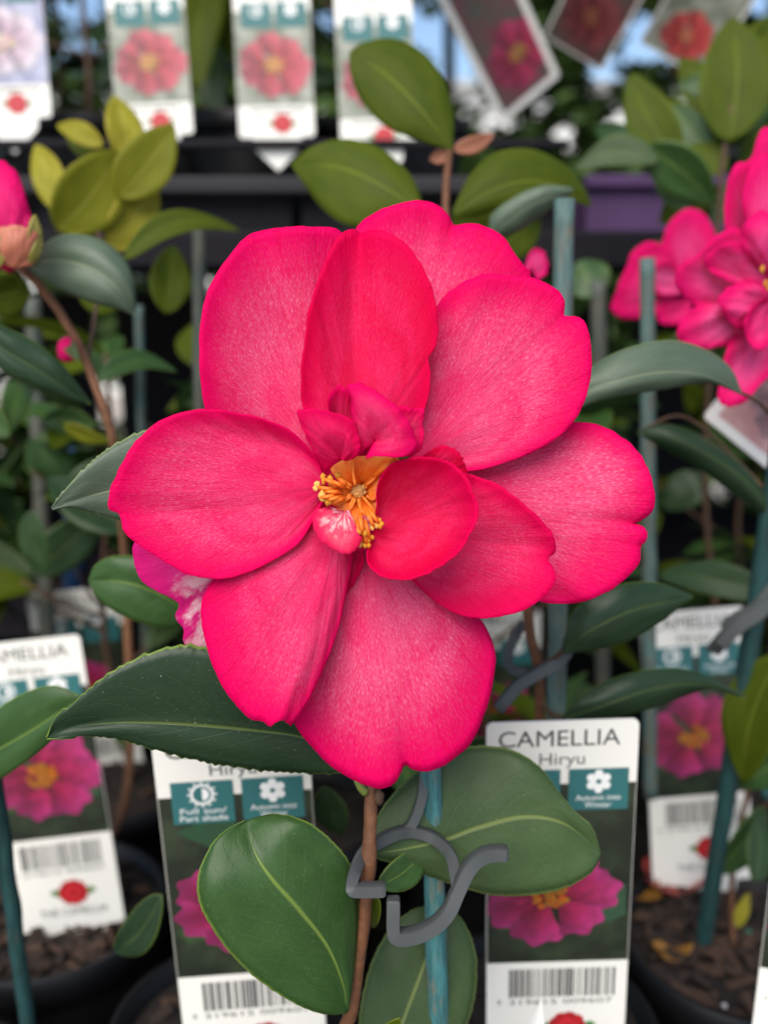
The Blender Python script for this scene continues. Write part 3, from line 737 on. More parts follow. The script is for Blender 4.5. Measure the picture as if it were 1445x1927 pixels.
# bare white marker spike at the lower edge
mk = link('plant_marker', mesh([at(992, 1935, .186), at(1018, 1880, .1855), at(1026, 1935, .186), at(990, 2150, .200), at(1042, 2150, .200)] + [at(992, 1935, .1875), at(1018, 1881, .187), at(1026, 1935, .1875), at(990, 2150, .2015), at(1042, 2150, .2015)],
    [(0, 3, 4, 2, 1), (6, 7, 9, 8, 5), (0, 1, 6, 5), (1, 2, 7, 6), (2, 4, 9, 7), (4, 3, 8, 9), (3, 0, 5, 8)]), 'card_edge', smooth=False)
tag(mk, 'white pointed plastic marker in front of the cream tag barcode', 'plant marker')

# ---------------------------------------------------------------- stakes and clips
def stake(p0, p1, wpx, label, mat, seed=0, group='bamboo stakes'):
    a, b = at(*p0), at(*p1); n = 40; r = wpx / 2 / FPX * (p0[2] + p1[2]) / 2
    d = (b - a); P = [a + d * i / (n - 1) + Vector((.0004 * noise.noise(Vector((i * .21, seed, 0))), .0004 * noise.noise(Vector((i * .21, seed, 5))), 0)) for i in range(n)]
    rad = [r * (1 + .05 * noise.noise(Vector((i * .4, seed, 9)))) for i in range(n)]
    o = link('bamboo_stake', tube_mesh(P, rad, 14, 1, .10, seed), mat); return tag(o, label, 'stake', group)
stake((800, 1150, .1685), (838, 2300, .196), 39, 'weathered teal stake gripped by the grey clip under the big flower', 'stake', 1)
stake((1062, 376, .215), (1036, 1900, .238), 37, 'tall weathered stake topped by a drooping leaf with a grey sheen', 'stake_worn', 2)
stake((1217, 486, .275), (1223, 1500, .300), 27, 'thin pale teal stake rising in front of the smaller pink flower', 'stake_worn', 3)
stake((1480, 760, .232), (1318, 1800, .292), 34, 'dark teal stake leaning in the bark mulch pot', 'stake_dark', 4)
stake((374, 414, .285), (382, 1250, .315), 24, 'grey stake beside the upper left petal', 'stake_grey', 5)
stake((1125, 528, .330), (1136, 1450, .360), 28, 'dim grey stake behind the right-hand petals', 'stake_grey', 6)
stake((62, 560, .340), (104, 1480, .375), 30, 'upright dull grey-green stake among the left shrubs', 'stake_grey', 7)
stake((-22, 1380, .205), (58, 1960, .232), 30, 'short dark green stake beside the cut-off tag', 'stake_dark', 8)
stake((262, 575, .36), (275, 1250, .385), 16, 'thin bluish stake behind the left leaves', 'stake_worn', 9)
stake((1500, 900, .30), (1440, 1500, .33), 20, 'thin teal stake behind the dark arching leaf', 'stake', 10)

def clip_part(name, parent, pts, wpx, depth=.0011, flat_=.0):
    P = [at(*p) for p in catmull(pts, 90)]; h = wpx / 2 / FPX * pts[0][2]
    V = []; F = []; n = len(P)
    vd = RM @ Vector((0, 0, -1))
    prof = [(-1, -.86), (-.9, -1), (.9, -1), (1, -.86), (1, .86), (.9, 1), (-.9, 1), (-1, .86)]
    for i in range(n):
        t = (P[min(i + 1, n - 1)] - P[max(i - 1, 0)]).normalized(); s = t.cross(vd).normalized()
        k = 1.0 if 0 < i < n - 1 else .8
        for (a, b) in prof: V.append(P[i] + s * a * h * k + vd * b * depth * k)
    m = len(prof)
    for i in range(n - 1):
        for k in range(m): F.append((i * m + k, i * m + (k + 1) % m, (i + 1) * m + (k + 1) % m, (i + 1) * m + k))
    F += [tuple(range(m)), tuple((n - 1) * m + k for k in reversed(range(m)))]
    o = link(name, mesh(V, F), 'clip', parent); o.data.set_sharp_from_angle(angle=R(38)); return o
c1 = empty('plant_clip', at(760, 1763, .1645), 'grey plastic clip joining the brown stem to the teal stake', 'plant clip', 'grey plant clips')
zc = .1640
clip_part('ring', c1, [(862, 1678, .1622), (856, 1645, .1650), (846, 1606, .1690), (815, 1576, .1735), (779, 1564, .1740), (748, 1568, .1725), (712, 1584, .1700), (686, 1604, .1665), (670, 1634, .1625), (662, 1664, .1600), (665, 1673, .1597), (690, 1674, .1597), (726, 1673, .1600)], 22, .0014)
clip_part('tail', c1, [(955, 1606, .1650), (930, 1605, .1648), (905, 1612, .1640), (882, 1634, .1630), (862, 1674, .1620), (845, 1712, .1610), (822, 1738, .1605), (792, 1755, .1600), (762, 1762, .1596), (744, 1759, .1594), (740, 1745, .1594), (740, 1715, .1594), (740, 1690, .1596)], 25, .0016)
clip_part('tail', c1, [(760, 1566, .1735), (775, 1550, .1738), (788, 1520, .1742), (796, 1485, .1748), (798, 1440, .1755)], 19, .0012)
c2 = empty('plant_clip', at(960, 1330, .212), 'dark grey hooked clip on the reddish stem below the right petal', 'plant clip', 'grey plant clips')
clip_part('tail', c2, [(936, 1336, .209), (950, 1318, .209), (975, 1290, .210), (1010, 1268, .211), (1045, 1248, .212), (1066, 1225, .213), (1072, 1200, .214)], 22, .0014)
clip_part('ring', c2, [(985, 1170, .226), (965, 1205, .224), (955, 1235, .221), (962, 1258, .217), (990, 1268, .213)], 17, .0012)
c3 = empty('plant_clip', at(1400, 1180, .245), 'dark grey clip hooked round the leaning teal stake', 'plant clip', 'grey plant clips')
clip_part('tail', c3, [(1352, 1216, .248), (1368, 1195, .247), (1395, 1172, .246), (1425, 1152, .246), (1460, 1120, .247)], 26, .0016)
clip_part('tail', c3, [(1338, 1228, .252), (1350, 1214, .250), (1362, 1200, .248)], 24, .0016)
clip_part('ring', c3, [(1360, 1182, .2485), (1385, 1160, .2475), (1420, 1140, .2470), (1455, 1095, .2475), (1490, 1085, .250)], 15, .0012)

# ================================================================ the main camellia
foot = (POTS['main'][0], POTS['main'][1], SOIL - .003)
plant = empty('camellia_plant', foot, 'potted camellia with a wide-open hot pink flower and brown stem', 'camellia', 'potted camellias')
link('stem', tube_mesh(catmull([at(672, 1080, .1620), at(690, 1300, .1650), at(698, 1480, .1660), at(695, 1600, .1655), at(684, 1740, .1670), at(662, 1900, .1700), at(650, 2000, .1725), Vector(foot)], 60), [.00110 + .0003 * i / 59 + (.0004 if i in (19, 20) else 0) + .00012 * noise.noise(Vector((i * .7, 0, 0))) for i in range(60)], 12, 1, .12), 'stem', plant)
lump(plant, 'bud', at(713, 1500, .1655), (.0009, .0009, .0016), 'stem_grey', 4)
link('shoot', tube_mesh(catmull([at(688, 1492, .1650), at(678, 1480, .1645), at(668, 1466, .164)], 8), [.0008, .0008, .0008, .0008, .0007, .0006, .0005, .0003], 8), 'shoot', plant)
D = 'leaf_dark'
leaf_outline(plant, [(676, 1436, .1655), (630, 1392, .162), (540, 1305, .160), (470, 1248, .1585), (400, 1222, .1575), (330, 1217, .157), (262, 1238, .1565), (200, 1272, .156), (150, 1314, .1558), (104, 1355, .1560), (88, 1388, .1563)],
    [(676, 1438, .1655), (620, 1404, .1645), (560, 1384, .1635), (480, 1374, .1625), (350, 1363, .1605), (230, 1360, .159), (140, 1368, .1575), (88, 1389, .1563)],
    [(676, 1440, .1655), (640, 1452, .166), (600, 1454, .1665), (500, 1448, .1655), (400, 1434, .1635), (300, 1411, .161), (220, 1388, .159), (160, 1384, .1575), (115, 1390, .1567), (89, 1391, .1563)], D, 34, 6.5, seed=1)
leaf_outline(plant, [(480, 905, .1690), (400, 815, .169), (330, 798, .168), (260, 816, .166), (200, 849, .1645), (150, 893, .163), (112, 935, .162), (98, 956, .1622)],
    [(480, 910, .1690), (400, 914, .1685), (300, 912, .1675), (260, 914, .1668), (200, 925, .1655), (135, 944, .1632), (98, 957, .1622)],
    [(480, 915, .1690), (420, 985, .169), (300, 990, .168), (225, 977, .1672), (170, 962, .1652), (130, 953, .1632), (99, 959, .1622)], 'leaf_sheen', 26, 5.5, seed=2)
leaf_outline(plant, [(655, 1900, .1660), (662, 1850, .1655), (670, 1780, .1665), (674, 1710, .1665), (667, 1645, .1650), (634, 1592, .162), (580, 1548, .1595), (522, 1533, .160), (478, 1540, .161)],
    [(653, 1902, .1660), (645, 1850, .1640), (615, 1778, .1612), (560, 1708, .158), (510, 1652, .1565), (480, 1605, .1575), (462, 1545, .1605)],
    [(650, 1908, .1660), (600, 1905, .163), (545, 1882, .160), (480, 1838, .1575), (430, 1788, .156), (394, 1736, .155), (374, 1690, .155), (376, 1640, .1558), (400, 1588, .157), (432, 1558, .159), (460, 1544, .1605)], 'leaf_mid', 30, 2.0, seed=3, wave=.0012)
leaf_outline(plant, [(700, 1600, .1720), (706, 1550, .175), (735, 1500, .177), (785, 1452, .1785), (840, 1414, .179), (900, 1404, .179), (962, 1411, .178), (1014, 1443, .177), (1050, 1490, .176), (1078, 1524, .1755), (1112, 1556, .1755), (1129, 1600, .1765)],
    [(700, 1606, .1720), (760, 1598, .1735), (838, 1580, .175), (900, 1557, .1755), (985, 1536, .1755), (1060, 1548, .1755), (1129, 1602, .1765)],
    [(702, 1612, .1720), (760, 1632, .1745), (820, 1652, .176), (875, 1671, .176), (935, 1684, .1755), (1000, 1683, .175), (1065, 1669, .1748), (1112, 1640, .175), (1129, 1606, .1765)], 'leaf_flat', 34, 2.5, seed=4, wave=.0014)
leaf_outline(plant, [(690, 2080, .1800), (676, 1980, .184), (681, 1890, .186), (700, 1812, .187), (732, 1752, .188), (775, 1714, .189), (822, 1702, .190)],
    [(694, 2080, .1800), (725, 2010, .182), (755, 1927, .184), (795, 1820, .1865), (828, 1715, .1898)],
    [(700, 2080, .1800), (790, 2050, .183), (860, 1965, .186), (888, 1895, .187), (896, 1830, .188), (890, 1778, .189), (866, 1728, .1898), (832, 1704, .190)], 'leaf_flat', 30, 2.5, seed=5)
leaf(plant, (712, 1668, .170), (806, 1588, .178), 66, 'leaf_mid', 20, .06)
leaf(plant, (724, 1958, .170), (752, 1916, .166), 40, 'leaf_olive', 10)
leaf(plant, (712, 1690, .169), (702, 1745, .174), 30, 'leaf_olive', 30)

# flower: petals in order from the back of the bloom to the front
core = bmesh.new(); bmesh.ops.create_icosphere(core, subdivisions=3, radius=.0042)
for v in core.verts: v.co = Vector((v.co.x, v.co.y * .9, v.co.z)) + at(668, 935, .1585)
me = bpy.data.meshes.new('flower'); core.to_mesh(me); core.free()
fl = link('flower', me, 'petal', plant); tag(fl, 'hot pink flower with overlapping petals and an orange heart')
fattr(me, 'pale', [0.0] * len(me.vertices))
def P_(base, out, **k): return petal(fl, base, out, **k)
# top back
P_((735, 840, 10), [(640, 700, 14), (640, 560, 16), (655, 460, 17), (680, 418, 17), (708, 400, 16), (742, 384, 15), (782, 377, 15), (820, 384, 15.5), (840, 398, 16), (851, 419, 17), (857, 424, 17), (878, 420, 16), (912, 425, 15), (942, 441, 15), (966, 470, 15), (986, 500, 15.5), (998, 522, 16), (980, 640, 16), (900, 760, 14), (820, 820, 11)], pale=.85, belly=2.0, seed=1, rip=.0010)
# right rear
P_((745, 935, 7), [(860, 890, 9), (930, 855, 11), (1000, 815, 12), (1050, 797, 12), (1085, 794, 12), (1122, 799, 11), (1162, 817, 10), (1196, 847, 9), (1220, 886, 8), (1231, 928, 8), (1226, 960, 9), (1207, 978, 10), (1194, 986, 11), (1210, 990, 9.5), (1218, 1005, 9), (1213, 1022, 9.5), (1203, 1028, 10), (1202, 1060, 10), (1170, 1095, 10.5), (1122, 1124, 11), (1070, 1136, 12), (1010, 1132, 12), (930, 1110, 11), (840, 1040, 9)], pale=.90, belly=2.5, seed=2, rip=.0010)
# striped petal at lower left, behind
P_((560, 985, 10), [(470, 940, 11), (360, 945, 11), (285, 985, 10), (256, 1018, 9.5), (252, 1052, 9), (262, 1086, 9), (290, 1110, 9), (320, 1126, 9.5), (337, 1137, 10), (331, 1160, 10.5), (346, 1184, 10.5), (344, 1206, 10.5), (356, 1226, 10.5), (390, 1246, 11), (440, 1230, 11), (520, 1140, 11), (570, 1060, 10)], mat='petal_white', pale=.4, belly=1.5, streak=(388, 1150, 88), seed=3, rip=.0011)
# bottom
P_((682, 1000, 7), [(676, 1075, 9), (655, 1150, 10), (636, 1210, 10.5), (604, 1290, 11), (566, 1332, 11), (553, 1352, 10.5), (566, 1382, 10), (610, 1430, 9), (660, 1465, 8), (708, 1482, 7.5), (738, 1479, 7.5), (752, 1458, 8), (762, 1436, 9), (771, 1446, 8.5), (800, 1451, 8), (832, 1441, 8), (870, 1414, 8), (900, 1371, 8), (921, 1310, 8.5), (932, 1250, 9), (926, 1210, 10), (905, 1168, 11), (850, 1125, 11), (775, 1085, 10), (715, 1040, 8.5)], pale=1.0, belly=-2.6, seed=4, rip=.0010)
# upper left
P_((612, 870, 8), [(560, 905, 8), (470, 870, 8), (410, 815, 7.5), (385, 768, 6.5), (375, 690, 5), (376, 622, 4), (390, 552, 4), (412, 508, 4.5), (440, 470, 5), (455, 450, 6), (474, 438, 6.5), (520, 428, 7), (580, 425, 7.5), (636, 432, 8.5), (680, 500, 9), (680, 620, 9), (650, 780, 8.5)], pale=.80, belly=3.2, seed=5, rip=.0010)
# upper right
P_((772, 870, 4), [(770, 790, 5), (772, 700, 6), (790, 630, 6), (825, 570, 5.5), (850, 545, 5), (882, 525, 4.5), (922, 513, 4), (962, 519, 4), (1000, 522, 4), (1032, 535, 4), (1060, 560, 4.5), (1063, 578, 5), (1062, 594, 5.5), (1086, 597, 4.5), (1102, 614, 4), (1112, 650, 4), (1113, 702, 4), (1105, 740, 4), (1085, 785, 4.5), (1058, 816, 5), (1026, 838, 5.5), (980, 860, 6), (930, 877, 6), (885, 886, 5.5), (820, 890, 4.5)], pale=.78, belly=2.6, seed=6, rip=.0010)
# lower right
P_((745, 1000, 1.5), [(800, 920, 2), (860, 890, 2), (900, 898, 1), (942, 915, 0), (985, 948, -.5), (1020, 980, -.5), (1042, 1010, 0), (1046, 1036, 1), (1031, 1052, 2), (1042, 1075, 1), (1039, 1102, .5), (1010, 1134, 1), (970, 1154, 1.5), (905, 1164, 2), (860, 1156, 2.5), (830, 1140, 3), (800, 1116, 3.5), (768, 1085, 3.5), (740, 1040, 3)], pale=0.34, belly=2.0, seed=7, rip=.0009, deep=0.55)
# small underside between the two lowest petals
P_((668, 1000, 4), [(640, 1020, 4), (642, 1070, 4.5), (645, 1118, 5), (660, 1108, 5), (676, 1082, 4.5), (685, 1058, 4), (683, 1030, 4)], pale=.2, seed=8, deep=0.5, ns=14, nt=40)
# lower left
P_((640, 985, 2), [(664, 1020, 2), (660, 1070, 2), (646, 1140, 1.5), (634, 1192, 1), (616, 1240, .5), (592, 1296, 0), (566, 1342, -.5), (547, 1366, -1), (536, 1356, -1.5), (520, 1360, -2), (506, 1369, -2), (496, 1356, -1.6), (470, 1350, -1.8), (432, 1312, -2), (404, 1262, -2), (386, 1202, -1.6), (378, 1150, -1), (386, 1115, -.2), (410, 1080, .5), (470, 1010, 1.5), (560, 960, 2)], pale=0.55, belly=-1.8, seed=9, rip=.0009, deep=0.2, fold=(596, 1180, 528, 1350, -1.3, 15))
# left
P_((616, 915, -1), [(600, 868, -1), (575, 836, -1.5), (540, 806, -2), (490, 786, -2), (440, 776, -2.2), (390, 769, -3), (340, 775, -4), (292, 799, -5), (260, 825, -5.5), (234, 866, -6), (212, 910, -6), (205, 945, -6), (209, 961, -5.6), (225, 966, -5), (232, 994, -5), (254, 1020, -5), (300, 1052, -5), (352, 1081, -4.5), (420, 1088, -4), (470, 1076, -3), (530, 1045, -2.2), (562, 1022, -1.8), (586, 985, -1), (604, 950, -.5)], pale=0.5, belly=2.8, seed=10, rip=.0009, deep=0.25, fold=(560, 985, 230, 955, .8, 26))
# tall inner petal
P_((680, 850, 0), [(590, 830, .5), (570, 770, -.5), (566, 695, -1.2), (574, 640, -1.2), (580, 590, -1), (598, 530, -.5), (620, 472, 0), (642, 440, .3), (668, 430, .8), (676, 438, 1.8), (690, 432, .6), (716, 432, -.2), (742, 441, -.8), (770, 465, -1.2), (796, 502, -1.6), (813, 540, -1.6), (821, 580, -1.4), (824, 620, -1), (820, 652, -.6), (806, 674, 0), (810, 705, 0), (807, 742, .2), (790, 800, .5)], pale=0.16, belly=2.6, seed=11, rip=.0009, deep=0.85, fold=(668, 800, 672, 440, 1.4, 26))
# red piece behind the cupped petal
P_((800, 900, -1), [(790, 862, -2), (812, 846, -3), (838, 838, -3.5), (862, 850, -3.5), (875, 874, -3), (884, 905, -2)], pale=.12, seed=12, deep=1, ns=14, nt=40)
# inner petaloids standing over the heart
P_((735, 850, -3), [(745, 800, -5), (748, 768, -6), (775, 768, -7), (799, 770, -7.5), (795, 796, -7), (797, 822, -6.5), (790, 846, -6), (770, 860, -5)], pale=.35, seed=13, ns=16, nt=50)
P_((648, 845, -4), [(622, 790, -6), (617, 752, -7.5), (626, 734, -8), (640, 726, -8), (656, 735, -7.6), (667, 758, -7), (672, 800, -6)], pale=.22, seed=14, deep=0.3, ns=16, nt=50, belly=1)
P_((705, 830, -7), [(668, 862, -5.5), (664, 800, -8), (660, 750, -9), (653, 726, -9.5), (672, 718, -10), (702, 731, -10), (742, 760, -9.5), (770, 795, -9), (784, 828, -8), (778, 850, -8.5), (755, 860, -9.5), (715, 859, -10), (688, 862, -8.5)], pale=.38, seed=15, ns=22, nt=70, belly=-1.5)
P_((640, 862, -6), [(612, 886, -4), (597, 862, -6), (575, 822, -8), (560, 776, -9), (580, 769, -9.5), (612, 772, -10), (645, 781, -10), (668, 798, -9.5), (678, 830, -8.5), (672, 858, -7.5), (650, 868, -6)], pale=.15, seed=16, deep=0.45, ns=22, nt=60, belly=-1.2)
# cupped petal in front
P_((700, 1000, -3.5), [(712, 962, -4), (708, 930, -5.5), (716, 898, -7), (738, 873, -8), (778, 861, -8.5), (822, 862, -9), (856, 876, -9.5), (879, 902, -10), (889, 928, -10.2), (899, 942, -10.5), (900, 962, -10.6), (892, 992, -11), (870, 1030, -11), (840, 1059, -10.5), (800, 1080, -10), (762, 1091, -9.5), (722, 1087, -8.5), (694, 1066, -7), (690, 1040, -5.5)], pale=0.2, seed=17, rip=.0009, deep=0.8, belly=5.0, gp=1.2)
# striped petaloid and its small neighbour
P_((648, 962, -3), [(622, 954, -3.5), (596, 960, -4), (588, 984, -5), (598, 1008, -5.5), (620, 1030, -6), (648, 1042, -6), (668, 1036, -5.5), (681, 1012, -5), (668, 985, -4.4), (658, 960, -3.4)], mat='petaloid', pale=.5, seed=18, ns=18, nt=60, belly=-1, streak=(636, 975, 38))
P_((688, 972, -3), [(676, 968, -3.5), (675, 980, -4), (684, 998, -4.5), (697, 998, -4.5), (702, 984, -4), (697, 966, -3.4)], mat='petaloid', pale=.6, seed=19, ns=10, nt=36, streak=(690, 972, 40))
def throat():
    V = []; F = []; UV = []
    for i in range(9):
        for k in range(36):
            a = 2 * math.pi * k / 36; q = 100 * i / 8 + 2
            V.append(at(676 + q * math.cos(a), 935 + q * math.sin(a), .1565 - .0025 * (i / 8) ** 2)); UV.append((k / 36, i / 8))
    for i in range(8):
        for k in range(36): F.append((i * 36 + k, (i + 1) * 36 + k, (i + 1) * 36 + (k + 1) % 36, i * 36 + (k + 1) % 36))
    me = mesh(V, F, 'throat', UV); fattr(me, 'pale', [0.] * len(V)); o = link('throat', me, 'petal', fl); solid(o, .0004)
throat()
# heart: filament plates, anthers, pistil
CX, CY = 672, 926
def filament(pts, base, name='filament', mm=(2, -2)):
    O = catmull([(x, y, mm[1]) for x, y in pts], 30); V = []; UV = []; F = []; ns = 7
    for j in range(30):
        for i in range(ns):
            s = .05 + .95 * i / (ns - 1); t = j / 29
            V.append(at(base[0] + (O[j][0] - base[0]) * s, base[1] + (O[j][1] - base[1]) * s, .150 + (mm[0] + (mm[1] - mm[0]) * s - 1.0 * math.sin(math.pi * s) * math.sin(math.pi * t)) / 1000)); UV.append((t, s))
    for j in range(29):
        for i in range(ns - 1): a = j * ns + i; F.append((a, a + 1, a + ns + 1, a + ns))
    o = link(name, mesh(V, F, name, UV), 'orange', fl); solid(o, .0004); return o
filament([(660, 914), (640, 900), (622, 884), (640, 868), (662, 862), (664, 890), (668, 912)], (672, 918))
filament([(668, 910), (664, 880), (662, 862), (690, 858), (725, 858), (748, 862), (722, 876), (706, 900), (690, 912)], (680, 915), mm=(3, -1))
filament([(688, 918), (704, 900), (714, 890), (712, 925), (704, 942), (690, 934)], (682, 925), mm=(3, 0))
filament([(656, 918), (640, 906), (626, 914), (622, 935), (628, 952), (645, 945), (658, 930)], (672, 926))
filament([(660, 935), (644, 946), (634, 956), (648, 966), (660, 958), (668, 940)], (672, 930))
filament([(664, 938), (656, 960), (658, 985), (672, 994), (680, 970), (676, 942)], (674, 930))
filament([(674, 940), (680, 962), (700, 984), (714, 982), (704, 962), (686, 938)], (677, 930))
filament([(684, 936), (700, 956), (724, 975), (716, 950), (694, 930)], (680, 928), mm=(3, 1))
filament([(664, 975), (668, 1000), (684, 1024), (690, 1010), (680, 985)], (672, 965), mm=(0, -1))
rn = random.Random(3)
for (x, y, z, mt) in [(609, 901, -4, 'anther'), (624, 905, -4, 'anther'), (598, 917, -4, 'anther_pale'), (612, 925, -4.5, 'anther'), (603, 936, -5, 'anther_pale'), (616, 941, -5, 'anther'), (625, 946, -4.4, 'anther'), (713, 985, -4, 'anther'), (704, 991, -4, 'anther_pale'), (682, 1003, -5.5, 'anther'), (674, 1022, -4, 'anther_pale'), (690, 1024, -4, 'anther'), (744, 861, -5, 'anther'), (696, 1014, -4, 'anther'), (636, 900, -2, 'anther')]:
    fx, fy = 672 + (x - 672) * .45, 928 + (y - 928) * .45
    link('filament', tube_mesh(catmull([at(fx, fy, .1500), at((fx + x) / 2, (fy + y) / 2, .150 + (z - 1.0) / 1000), at(x, y, .150 + z / 1000)], 8), [.00042, .00042, .0004, .0004, .00036, .00034, .0003, .0003], 7), 'orange', fl)
    for q in range(3):
        an = rn.uniform(0, 6.28); lump(fl, 'anther', at(x + 4.5 * math.cos(an) * (1 if q else -1), y + 4.5 * math.sin(an) * (1 if q else -1), .150 + z / 1000), (.00040 * rn.uniform(.7, 1.4), .0004, .00046 * rn.uniform(.7, 1.6)), mt, rn.random() * 9)
pis = lump(fl, 'pistil', at(CX, CY, .1508), (.0015, .0014, .0015), 'pistil', 2)
for k in range(26):
    a = rn.uniform(0, 6.28); q = 16 * math.sqrt(rn.random()); lump(pis, 'down', at(CX + q * math.cos(a), CY + q * math.sin(a), .1496 + .0009 * (q / 16) ** 2), (.0003, .0003, .0003), 'pistil' if k % 3 else 'anther_pale', k)

# ================================================================ neighbouring camellias
def neighbour(key, label):
    x, y = POTS[key]; return empty('camellia_plant', (x, y, SOIL - .003), label, 'camellia', 'potted camellias')
def rod(parent, name, pts, wpx, mat):
    P = catmull([at(*p) if len(p) == 3 and not isinstance(p, Vector) else p for p in pts], 30); r = wpx / 2 / FPX * .24
    return link(name, tube_mesh(P, [r * (1.1 - .35 * i / 29) for i in range(30)], 9, 1, .1), mat, parent)
def foot_of(key): return Vector((POTS[key][0], POTS[key][1], SOIL - .003))

# left plant: bud, yellow shoot, leaves with a grey sheen
pA = neighbour('left', 'camellia with a fat pink bud and a tuft of yellow-green young leaves')
rod(pA, 'stem', [foot_of('left'), (236, 1500, .315), (240, 1150, .300), (228, 950, .270), (214, 830, .244), (186, 740, .241), (150, 650, .238), (105, 575, .234), (55, 515, .228), (20, 490, .223)], 21, 'stem_light')
rod(pA, 'branch', [(165, 690, .239), (180, 590, .250), (190, 500, .262), (185, 400, .276), (200, 290, .280)], 8, 'stem_grey')
for b, t, w, mt, rl in [((108, 434, .268), (222, 282, .272), 132, 'leaf_lime', 10), ((222, 372, .272), (327, 234, .274), 104, 'leaf_lime', -10), ((235, 300, .282), (216, 180, .286), 78, 'leaf_young', 20), ((205, 470, .276), (292, 334, .280), 92, 'leaf_young', 10), ((115, 400, .286), (68, 272, .292), 66, 'leaf_young', -20), ((195, 275, .286), (108, 236, .290), 44, 'leaf_young', 10), ((170, 300, .295), (130, 230, .3), 50, 'leaf_olive', 0)]:
    leaf(pA, b, t, w, mt, rl, .04, .06)
leaf_outline(pA, [(48, 492, .226), (85, 458, .224), (130, 441, .222), (185, 450, .221), (225, 478, .221), (250, 520, .221), (257, 592, .223)], [(46, 494, .226), (100, 490, .222), (160, 500, .219), (215, 535, .219), (257, 593, .223)], [(44, 497, .226), (80, 525, .224), (130, 552, .222), (185, 572, .221), (225, 582, .2215), (258, 595, .223)], 'leaf_sheen', 0, seed=21, bulge=.0016)
leaf(pA, (232, 488, .262), (452, 434, .276), 56, 'leaf_olive', -30, -.14, .10)
leaf_outline(pA, [(-80, 560, .205), (0, 610, .206), (60, 640, .208), (120, 690, .210), (172, 758, .215)], [(-80, 575, .205), (0, 652, .206), (60, 690, .208), (120, 728, .211), (173, 760, .215)], [(-80, 590, .205), (0, 690, .207), (60, 722, .209), (120, 745, .212), (174, 762, .215)], 'leaf_dark', 0, seed=22)
leaf(pA, (184, 718, .262), (334, 700, .276), 52, 'leaf_mid', -35, -.16, .1)
leaf(pA, (312, 590, .292), (326, 462, .30), 80, 'leaf_olive', 10)
leaf(pA, (-30, 560, .25), (58, 545, .26), 92, 'leaf_olive', 10)
leaf(pA, (120, 800, .262), (210, 830, .258), 40, 'leaf_lime', 40)
leaf(pA, (250, 1000, .30), (90, 900, .31), 110, 'leaf_deep', 20)
leaf(pA, (60, 1080, .31), (200, 960, .32), 90, 'leaf_deep', 10)
for k, (x, y, z, ln, mt) in enumerate([(150, 560, .27, 90, 'leaf_olive'), (60, 700, .28, 120, 'leaf_mid'), (20, 820, .27, 120, 'leaf_mid'), (130, 920, .285, 110, 'leaf_deep'), (60, 960, .29, 130, 'leaf_deep'), (180, 800, .29, 100, 'leaf_mid')]):
    a = k * 1.9; leaf(pA, (x, y, z), (x + ln * math.cos(a), y + ln * math.sin(a), z + .006), 60, mt, 30 * math.sin(k * 2), .05)
# the fat bud: lobed body wrapped by petals, scales below
bud = lump(pA, 'flower_bud', at(12, 425, .222), (.0064, .0064, .0110), 'petal_far', 1)
fattr(bud.data, 'pale', [.1] * len(bud.data.vertices))
def Q(par, base, out, z0, **k): return petal(par, base, out, z0=z0, nt=56, ns=16, mat=k.pop('mat', 'petal_far'), **k)
Q(bud, (10, 480, -5), [(-40, 470, -4), (-46, 400, -6), (-30, 330, -7), (-5, 300, -7), (20, 312, -7.5), (44, 350, -7), (54, 410, -6.5), (50, 470, -5)], .2165, pale=.2, belly=-3, seed=31)
Q(bud, (35, 490, -4), [(10, 440, -7), (14, 370, -7.5), (30, 336, -7.5), (48, 366, -6.5), (62, 420, -5), (62, 470, -4)], .2160, pale=.3, belly=-2, seed=32)
for i, (b_, o_) in enumerate([((30, 505, -6), [(60, 500, -5), (72, 470, -6), (70, 440, -7), (50, 428, -8.5), (20, 424, -9.5), (-8, 436, -9), (-20, 465, -8), (-5, 495, -6)]),
        ((46, 500, -5.5), [(66, 498, -4), (80, 470, -5), (78, 430, -6), (66, 405, -7), (56, 420, -8), (46, 460, -8)]), ((0, 505, -6), [(-10, 500, -5), (-40, 470, -6), (-44, 440, -7), (-20, 430, -9), (6, 450, -9), (16, 480, -8)])]):
    Q(bud, b_, o_, .2160, mat='bud_red' if i == 0 else 'bud_green', name='bud_scale', belly=-1.2, seed=70 + i)
b2 = lump(pA, 'flower_bud', at(128, 658, .236), (.0030, .0030, .0034), 'petal_far', 3); fattr(b2.data, 'pale', [.1] * len(b2.data.vertices))
leaf(pA, (120, 632, .236), (150, 680, .232), 26, 'leaf_flat', 0, name='bud_scale')

# plant behind the left tag
pB = neighbour('t2', 'camellia behind the big flower whose round leaf shows at its lower left')
rod(pB, 'stem', [foot_of('t2'), (470, 1400, .222), (480, 1100, .212), (480, 700, .205)], 16, 'stem_grey')
rod(pB, 'branch', [(475, 1250, .217), (420, 1180, .212), (355, 1152, .206)], 9, 'stem_grey')
leaf_outline(pB, [(356, 1150, .205), (330, 1096, .203), (280, 1054, .202), (220, 1046, .202), (182, 1062, .203), (168, 1090, .204)], [(356, 1152, .205), (300, 1118, .203), (240, 1096, .202), (168, 1092, .204)], [(356, 1154, .205), (330, 1180, .205), (280, 1176, .204), (225, 1155, .203), (188, 1128, .203), (169, 1096, .204)], 'leaf_mid', 0, seed=23)
leaf(pB, (305, 1684, .21), (215, 1790, .222), 74, 'leaf_dark', 15, -.08)
leaf(pB, (610, 1480, .215), (640, 1570, .222), 70, 'leaf_deep', 20)
leaf(pB, (330, 900, .22), (250, 1000, .24), 80, 'leaf_deep', 20)

